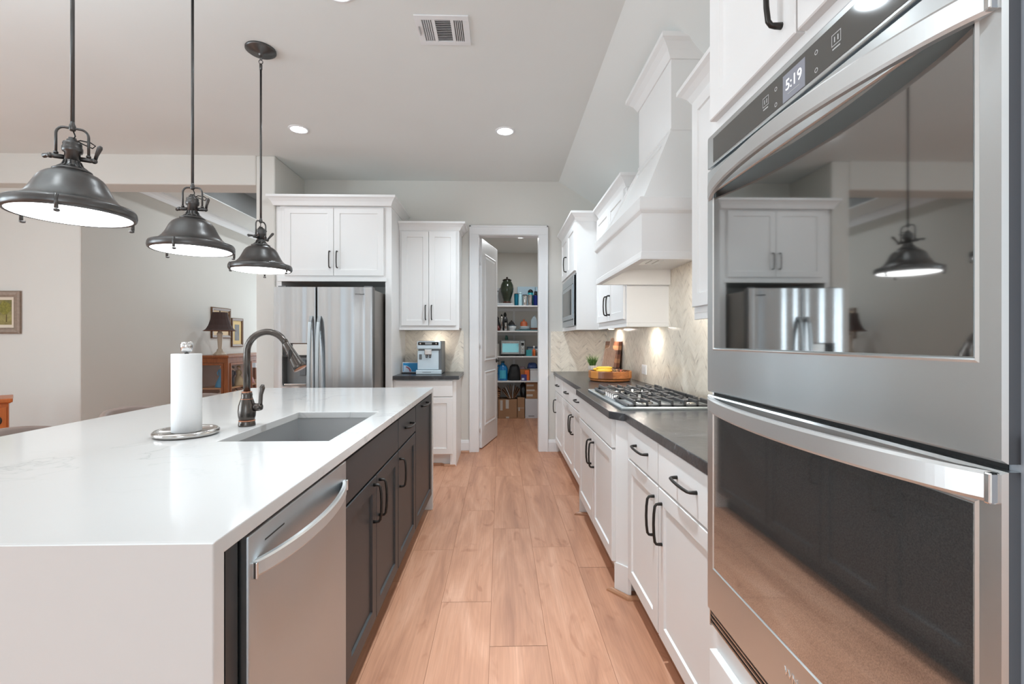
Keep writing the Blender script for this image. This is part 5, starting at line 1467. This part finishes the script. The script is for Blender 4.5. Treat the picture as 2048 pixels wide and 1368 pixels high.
# cartons on the floor
def carton(name, label, x0, x1, y0, y1, z0, h, mat, tapes, cat='cardboard box'):
    t = thing(name, label, cat, ((x0+x1)/2, (y0+y1)/2, z0))
    mb = MB(); mb.box(x0, x1, y0, y1, z0+.001, z0+h, .003); mb.build('carton', mat, t)
    for a, b, c, d in tapes:
        mb = MB(); mb.box(a, b, y0-.0012, y0-.0002, c, d); mb.build('tape', M['tape'], t)
    return t
carton('cardboard_box', 'largest brown cardboard box with clear tape on the pantry floor', -.038, .268, 7.585, 7.90, 0, .305, M['card'], [(.085, .135, .16, .302), (-.005, .035, .13, .295), (.09, .14, .004, .03)])
carton('cardboard_box', 'narrow brown cardboard box between largest box and white box', .276, .392, 7.59, 7.88, 0, .333, M['card'], [(.278, .388, .165, .172), (.29, .315, .12, .18)])
carton('cardboard_box', 'brown cardboard box mostly hidden by the door, on the floor', -.22, -.046, 7.60, 7.9, 0, .315, M['card'], [])
t = carton('storage_box', 'plain white box on the pantry floor at right', .402, .66, 7.585, 7.90, 0, .314, color('box_white', 198, 200, 206, .5), [], 'box')
mb = MB(); mb.box(.455, .55, 7.5835, 7.5848, .028, .046); mb.build('grey_print', color('box_print', 140, 142, 146, .5), t)
carton('cardboard_box', 'brown cardboard box sealed with three strips of shiny tape, on the white box', .418, .66, 7.60, 7.89, .3145, .265, M['card'], [(.424, .54, .52, .548), (.424, .555, .44, .468), (.424, .525, .355, .39)])
rnd = random.Random(11)
for k in range(6):
    zz = .3065+.034*k
    mb = MB(); x0 = -.13+rnd.uniform(-.02, .02); x1 = -.01+rnd.uniform(-.02, .02); zc_ = zz+.016
    y0 = 7.60+rnd.uniform(0, .03); a = rnd.uniform(-.016, .016)
    mb._add([(x0, y0, zz+.002), (x1, y0, zz+.002+a*.5), (x1, 7.86, zz+.002), (x0, 7.86, zz+.002), (x0, y0, zz+.030), (x1-.02, y0, zz+.024+a*.5), (x1-.02, 7.86, zz+.03), (x0, 7.86, zz+.03)], [(0, 3, 2, 1), (4, 5, 6, 7), (0, 1, 5, 4), (1, 2, 6, 5), (2, 3, 7, 6), (3, 0, 4, 7)])
    single('paper_bag', mb, M['card2'], ('lowest', 'second lowest', 'third lowest', 'third highest', 'second highest', 'topmost')[k]+' folded brown paper bag of the pile on the largest box', 'paper bag', 'folded paper bags in the pantry')
for k in range(9):
    s = k/8; ang = math.radians(38-66*s); xb = .135+.10*s; L_ = .17+.05*math.sin(PI*s)
    dx, dz = -math.sin(ang)*L_, math.cos(ang)*L_
    zb0 = .345 if xb > .268 else .315
    mb = MB(); nx, nz = math.cos(ang)*.0042, math.sin(ang)*.0042
    q = [(xb-nx, zb0-nz+.006), (xb+nx, zb0+nz+.006), (xb+dx+nx, zb0+dz+nz), (xb+dx-nx, zb0+dz-nz)]
    mb.prism(q, 'y', 7.62+.006*k, 7.85)
    single('paper_bag', mb, M['card2'] if k not in (2, 5) else color('bag_white', 214, 214, 214, .7),
        'upright folded paper bag fanned out below the lowest shelf, number %s from the left' % ('one', 'two', 'three', 'four', 'five', 'six', 'seven', 'eight', 'nine')[k], 'paper bag', 'folded paper bags in the pantry')
blob('bag', 'black plastic bag between the paper bags and taped box', 'bag', (.370, 7.74, .334, [(0, .034, .09), (.04, .040, .1), (.12, .040, .09), (.19, .034, .06), (.235, .015, .02)]), color('bag_black2', 30, 30, 34, .35), seed=9)

# ------------------------------------------------------------------ dining room
# angled display cabinet with glass doors
cz = 1.062; gx0, gx1, gy0, gy1 = -4.17, -3.705, 6.45, 8.0
t = thing('display_cabinet', 'cherry wood display cabinet with glass doors holding figurines', 'cabinet', (-3.94, 7.2, 0))
pl = [(gx0, gy0), (-3.78, gy0), (gx1, gy0+.02), (gx1, gy1), (gx0, gy1)]
pl = [(gx0, gy0), (gx1, gy0), (gx1, gy1), (gx0, gy1)]
mb = MB()
mb.box(gx0, gx1, gy0, gy1, .0, .10); mb.box(gx0, gx1, gy0, gy1, cz-.10, cz-.032); mb.box(gx0, gx0+.018, gy0+.03, gy1-.03, .10, cz-.10)
mb.build('case', M['cherry'], t)
mb = MB(); mb.box(gx0-.005, gx1+.02, gy0-.022, gy1+.02, cz-.0315, cz, .006); mb.build('top', M['cherry'], t)
mb = MB(); mb.box(gx0+.018, gx0+.022, gy0+.03, gy1-.03, .10, cz-.10); mb.build('back_lining', color('lining_mauve', 190, 160, 146, .7), t)
for x0, x1, y0, y1 in ((gx0, gx0+.06, gy0, gy0+.05), (gx1-.06, gx1, gy0, gy0+.05), (gx1-.05, gx1, gy0+.50, gy0+.58), (gx1-.05, gx1, gy0+1.0, gy0+1.08), (gx1-.06, gx1, gy1-.05, gy1), (gx0, gx0+.06, gy1-.05, gy1)):
    mb = MB(); mb.box(x0, x1, y0, y1, .10, cz-.10, .003); mb.build('post', M['cherry'], t)
for zz in (.36, .615):
    mb = MB(); mb.box(gx0+.022, gx1-.03, gy0+.03, gy1-.03, zz-.018, zz); mb.build('shelf', M['maple'], t)
def glazed(F, u0, u1):
    mb = MB(F); w = .028
    for a, b, c, d in ((u0, u0+w, .105, cz-.105), (u1-w, u1, .105, cz-.105), (u0+w, u1-w, .105, .105+w), (u0+w, u1-w, cz-.105-w, cz-.105)): mb.box(a, b, -.012, .008, c, d, .002)
    d_ = mb.build('glass_door', M['cherry'], t)
    mb = MB(F); mb.box(u0+w, u1-w, -.004, -.001, .105+w, cz-.105-w); mb.build('pane', M['glass'], d_)
glazed(FB(gy0), gx0+.061, gx1-.061)
for a, b in ((gy0+.051, gy0+.499), (gy0+.581, gy0+.999), (gy0+1.081, gy1-.051)): glazed(FI(gx1), a, b)
def figurine(label, x, y, z, dress, hair, h=.2, w=.06, trousers=False):
    t = thing('figurine', label, 'figurine', (x, y, z), 'figurines in the display cabinet')
    k = h/.2
    mb = MB()
    if trousers:
        for s in (-1, 1): mb.tube([(x+.011*s*k, y, z+.001), (x+.011*s*k, y, z+.09*k)], [.009*k, .011*k], 8)
        mb.lathe([(.020*k, .085*k), (.024*k, .11*k), (.026*k, .145*k), (.010*k, .158*k)], (x, y, z), 14)
    else:
        mb.lathe([(0, .001), (w, .001), (w*1.02, .01), (w*.75, .05*k), (w*.42, .09*k), (.018*k, .115*k), (.024*k, .14*k), (.01*k, .158*k)], (x, y, z), 18)
    for s in (-1, 1): mb.tube([(x+.022*s*k, y, z+.147*k), (x+.034*s*k, y-.008, z+.12*k), (x+.022*s*k, y-.022, z+.10*k)], [.007*k, .006*k, .005*k], 7)
    mb.build('clothing', dress, t)
    mb = MB(); mb.sphere((x, y, z+.175*k), .017*k, .85, .9, 1.1, 12); mb.tube([(x, y, z+.150*k), (x, y, z+.165*k)], .007*k, 8); mb.build('head', color('porcelain', 232, 204, 186, .3), t)
    mb = MB(); mb.sphere((x, y+.005, z+.183*k), .019*k, 1, .9, .9, 12); mb.build('hair', hair, t)
    return t
br = color('hair_brown', 78, 52, 36, .6); bn = color('hair_blond', 184, 150, 96, .6)
figurine('figurine in a bright blue gown on the upper cabinet shelf', -3.885, 6.62, .6155, color('gown_blue', 74, 158, 206, .4), br, .33, .085)
figurine('figurine in a white dress and bonnet on the lower cabinet shelf', -3.90, 6.62, .3605, color('gown_white', 226, 216, 206, .4), color('bonnet', 224, 214, 196, .5), .235, .085)
figurine('figurine of a standing man in dark suit on the upper shelf', -3.80, 6.72, .6155, color('suit_dark', 58, 60, 80, .5), br, .29, .05, True)
figurine('figurine in a pale gold gown beside the man in dark suit', -3.80, 6.88, .6155, color('gown_gold', 200, 178, 140, .4), bn, .29, .09)
figurine('figurine in a pale pink gown on the lower cabinet shelf', -3.79, 6.79, .3605, color('gown_pink', 216, 190, 190, .4), br, .22, .08)
figurine('figurine in a white and grey gown on the lower shelf', -3.79, 6.955, .3605, color('gown_grey', 190, 192, 206, .4), br, .225, .08)
figurine('figurine in a rose gown behind the second glass door', -3.82, 7.2, .6155, color('gown_rose', 190, 130, 130, .4), bn, .28, .08)
# table lamp
lx, ly = -3.94, 6.665
t = thing('table_lamp', 'table lamp with dark brown bell shade and cream base on the display cabinet', 'lamp', (lx, ly, cz))
cream = color('lamp_cream', 204, 190, 172, .5)
mb = MB(); mb.lathe([(0, .001), (.085, .001), (.088, .012), (.07, .028), (.045, .05), (.036, .075), (.034, .085)], (lx, ly, cz), 8, smooth=False); mb.build('base', cream, t)
mb = MB(); mb.lathe([(.024, .085), (.026, .12), (.036, .28), (.040, .30), (.03, .315), (.024, .335), (.01, .34), (.01, .38)], (lx, ly, cz), 8, smooth=False); mb.build('column', cream, t)
mb = MB(); shade = [(.205, .338), (.170, .365), (.140, .42), (.115, .50), (.100, .58), (.095, .600)]
mb.lathe(shade+[(.092, .600), (.097, .58), (.112, .5), (.137, .42), (.167, .366), (.203, .338)], (lx, ly, cz), 16, cap=False, smooth=False); sh = mb.build('lamp_shade', color('shade_brown', 66, 48, 44, .85), t)
mb = MB(); mb.lathe([(.203, .336), (.207, .338), (.205, .343)], (lx, ly, cz), 16, cap=False); mb.build('shade_trim', color('shade_trim', 122, 72, 42, .6), sh)
mb = MB(); mb.lathe([(.004, .38), (.004, .605), (.009, .612), (.006, .622), (0, .625)], (lx, ly, cz), 10); mb.build('finial', M['bronze'], t)
# framed pictures
def frame(F, label, u0, u1, v0, v1, fw, fmat, mat_mat, mw, art, depth=.025, name='framed_picture'):
    c = F @ Vector(((u0+u1)/2, 0, (v0+v1)/2))
    t = thing(name, label, 'picture', tuple(c))
    mb = MB(F)
    rings = []
    for d, w in ((0, .0005), (0, depth*.7), (fw*.25, depth), (fw*.7, depth*.85), (fw, depth*.6), (fw, .004)):
        rings.append([(u0+d, w, v0+d), (u1-d, w, v0+d), (u1-d, w, v1-d), (u0+d, w, v1-d)])
    vs = [p for r in rings for p in r]; fs = []
    for j in range(5):
        for k in range(4): fs.append((j*4+k, j*4+(k+1) % 4, j*4+4+(k+1) % 4, j*4+4+k))
    mb._add(vs, fs); mb.build('frame', fmat, t)
    mb = MB(F); mb.box(u0+fw*.9, u1-fw*.9, .001, .006, v0+fw*.9, v1-fw*.9); mb.build('mount', mat_mat, t)
    mb = MB(F); m_ = fw+mw; mb.box(u0+m_, u1-m_, .006, .0075, v0+m_, v1-m_); mb.build('picture', art, t)
    return t
def landscape():
    n = NT('landscape_painting'); v = n.coord((1, 1, 1)); sep = n.n('ShaderNodeSeparateXYZ'); n.l(v, sep.inputs[0])
    nz = n.noise(v, 14, 5, .6, .6)
    ad = n.n('ShaderNodeMath', operation='MULTIPLY_ADD'); n.l(nz, ad.inputs[0]); ad.inputs[1].default_value = .34; n.l(sep.outputs[2], ad.inputs[2])
    n.l(n.ramp(ad.outputs[0], [(.0, S(120, 104, 52)), (.10, S(150, 138, 74)), (.22, S(104, 96, 44)), (.30, S(128, 118, 58)), (.40, S(206, 200, 160))]), n.b.inputs['Base Color'])
    return n.m
pewter = plain('pewter_frame', S(150, 132, 118), .4, metal=.3, var=.12, vscale=40)
frame(FB(4.785), 'landscape painting in a wide pewter frame on the left wall', -5.32, -4.778, 1.335, 1.762, .060, pewter, color('mount_cream', 218, 204, 186, .8), .030, landscape(), .03)
pt = [o for o in bpy.data.objects if o.name.startswith('picture') and o.parent and 'landscape' in o.parent.get('label', '')][0]
F = FB(4.785); mb = MB(F)
mb._add([(-4.925, .0077, 1.452), (-4.912, .0077, 1.452), (-4.914, .0077, 1.55), (-4.921, .0077, 1.55)], [(0, 1, 2, 3)]); mb.build('painted_trunk', color('paint_trunk', 92, 76, 40, .8), pt)
mb = MB(F); rnd = random.Random(2); n = 26
mb._add([(-4.935+(.058+rnd.uniform(-.010, .010))*math.cos(2*PI*k/n), .0079, 1.595+(.062+rnd.uniform(-.010, .010))*math.sin(2*PI*k/n)) for k in range(n)], [tuple(range(n))]); mb.build('painted_foliage', plain('paint_foliage', S(126, 120, 52), .8, var=.25, vscale=60), pt)
brown = wood('brown_frame_wood', S(92, 64, 42), S(122, 88, 60), (20, 20, 20))
FD = FI(-4.2)
frame(FD, 'brown framed picture on the dining wall directly behind the lamp shade', 6.88, 7.36, 1.30, 1.755, .045, brown, color('mount_tan', 226, 200, 164, .8), .06, color('print_beige', 180, 150, 116, .8))
frame(FD, 'narrow brown framed picture right of the table lamp', 7.385, 7.71, 1.165, 1.618, .040, brown, color('mount_yellow', 222, 194, 138, .8), .06, color('print_grey', 136, 136, 136, .8, var=.12))
# wedding cabinet by the left wall
t = thing('wooden_cabinet', 'orange lacquered wooden cabinet with round metal lock plate by the left wall', 'cabinet', (-4.4, 4.1, 0))
q7 = math.sqrt(.5)
cxr, cyr = -4.105, 4.005      # front right corner; the front faces the kitchen diagonally
FW = Matrix(((q7, q7, 0, cxr), (q7, -q7, 0, cyr), (0, 0, 1, 0), (0, 0, 0, 1)))   # u runs left to right along the front, w outwards
WW = .62
mb = MB(FW); mb.box(-WW, 0, -.36, 0, .06, .745, .004)
for u in (-WW, -.05):
    for w in (-.36, -.05): mb.box(u, u+.05, w, w+.05, 0, .06)
mb.build('body', M['orangewood'], t)
mb = MB(FW); mb.box(-WW-.02, .012, -.37, .010, .7452, .752, .002); mb.box(-WW-.035, .024, -.38, .024, .752, .786, .007); mb.build('top', M['orangewood'], t)
for u0, u1 in ((-WW+.03, -WW*.55), (-WW*.55+.004, -.084), (-.080, -.012)):
    mb = MB(FW); mb.box(u0, u1, 0, .010, .10, .715, .002); mb.build('door', M['orangewood'], t)
mb = MB(FW); mb.lathe([(.046, .0102), (.044, .014), (0, .0145)], (-.082, 0, .605), 24, axis='y'); mb.build('lock_plate', M['bronze'], t)

# ------------------------------------------------------------------ counter stools on the seating side
def stool(y, label, x=-2.16):
    t = thing('counter_stool', label, 'stool', (x+.15, y, 0), 'stools behind the island')
    mb = MB(); zs = .64
    mb.box(x+.03, x+.40, y-.20, y+.20, zs-.05, zs+.03, .02); mb.build('seat', M['leather'], t)
    mb = MB(); n = 16; vs, fs = [], []
    for i in range(n+1):
        s = 2*i/n-1; yy = y+.225*s; xx = x-.01+.10*abs(s)**2.4; top = .888-.03*abs(s)**3
        for w, h in ((0, .70), (-.012, .80), (-.016, top-.01), (-.008, top), (.012, top), (.022, top-.01), (.026, .80), (.030, .70)): vs.append((xx+w, yy, h))
    for i in range(n):
        for k in range(8): fs.append((i*8+k, i*8+(k+1) % 8, (i+1)*8+(k+1) % 8, (i+1)*8+k))
    fs += [tuple(range(8)), tuple(range(n*8+7, n*8-1, -1))]
    mb._add(vs, fs, True); mb.build('backrest', M['leather'], t)
    for s in (-1, 1):
        mb = MB(); mb.tube([(x+.065, y+.14*s, zs), (x+.035, y+.165*s, .74)], .014, 8); mb.build('back_post', M['stoolwood'], t)
    for sx, sy in ((0, -1), (0, 1), (1, -1), (1, 1)):
        mb = MB(); mb.tube([(x+.07+.28*sx, y+.15*sy, zs-.045), (x+.03+.36*sx, y+.19*sy, .0)], [.019, .014], 8); mb.build('leg', M['stoolwood'], t)
    mb = MB()
    for sy in (-1, 1): mb.tube([(x+.048, y+.172*sy, .24), (x+.372, y+.172*sy, .24)], .010, 8)
    mb.tube([(x+.372, y-.172, .24), (x+.372, y+.172, .24)], .010, 8); mb.tube([(x+.048, y-.172, .24), (x+.048, y+.172, .24)], .010, 8)
    mb.build('foot_rail', M['stoolwood'], t)
stool(2.05, 'taupe leather counter stool nearest the camera, at the left edge')
stool(2.71, 'taupe leather counter stool in the middle of the three')
stool(3.36, 'taupe leather counter stool farthest away, behind the paper towel roll')
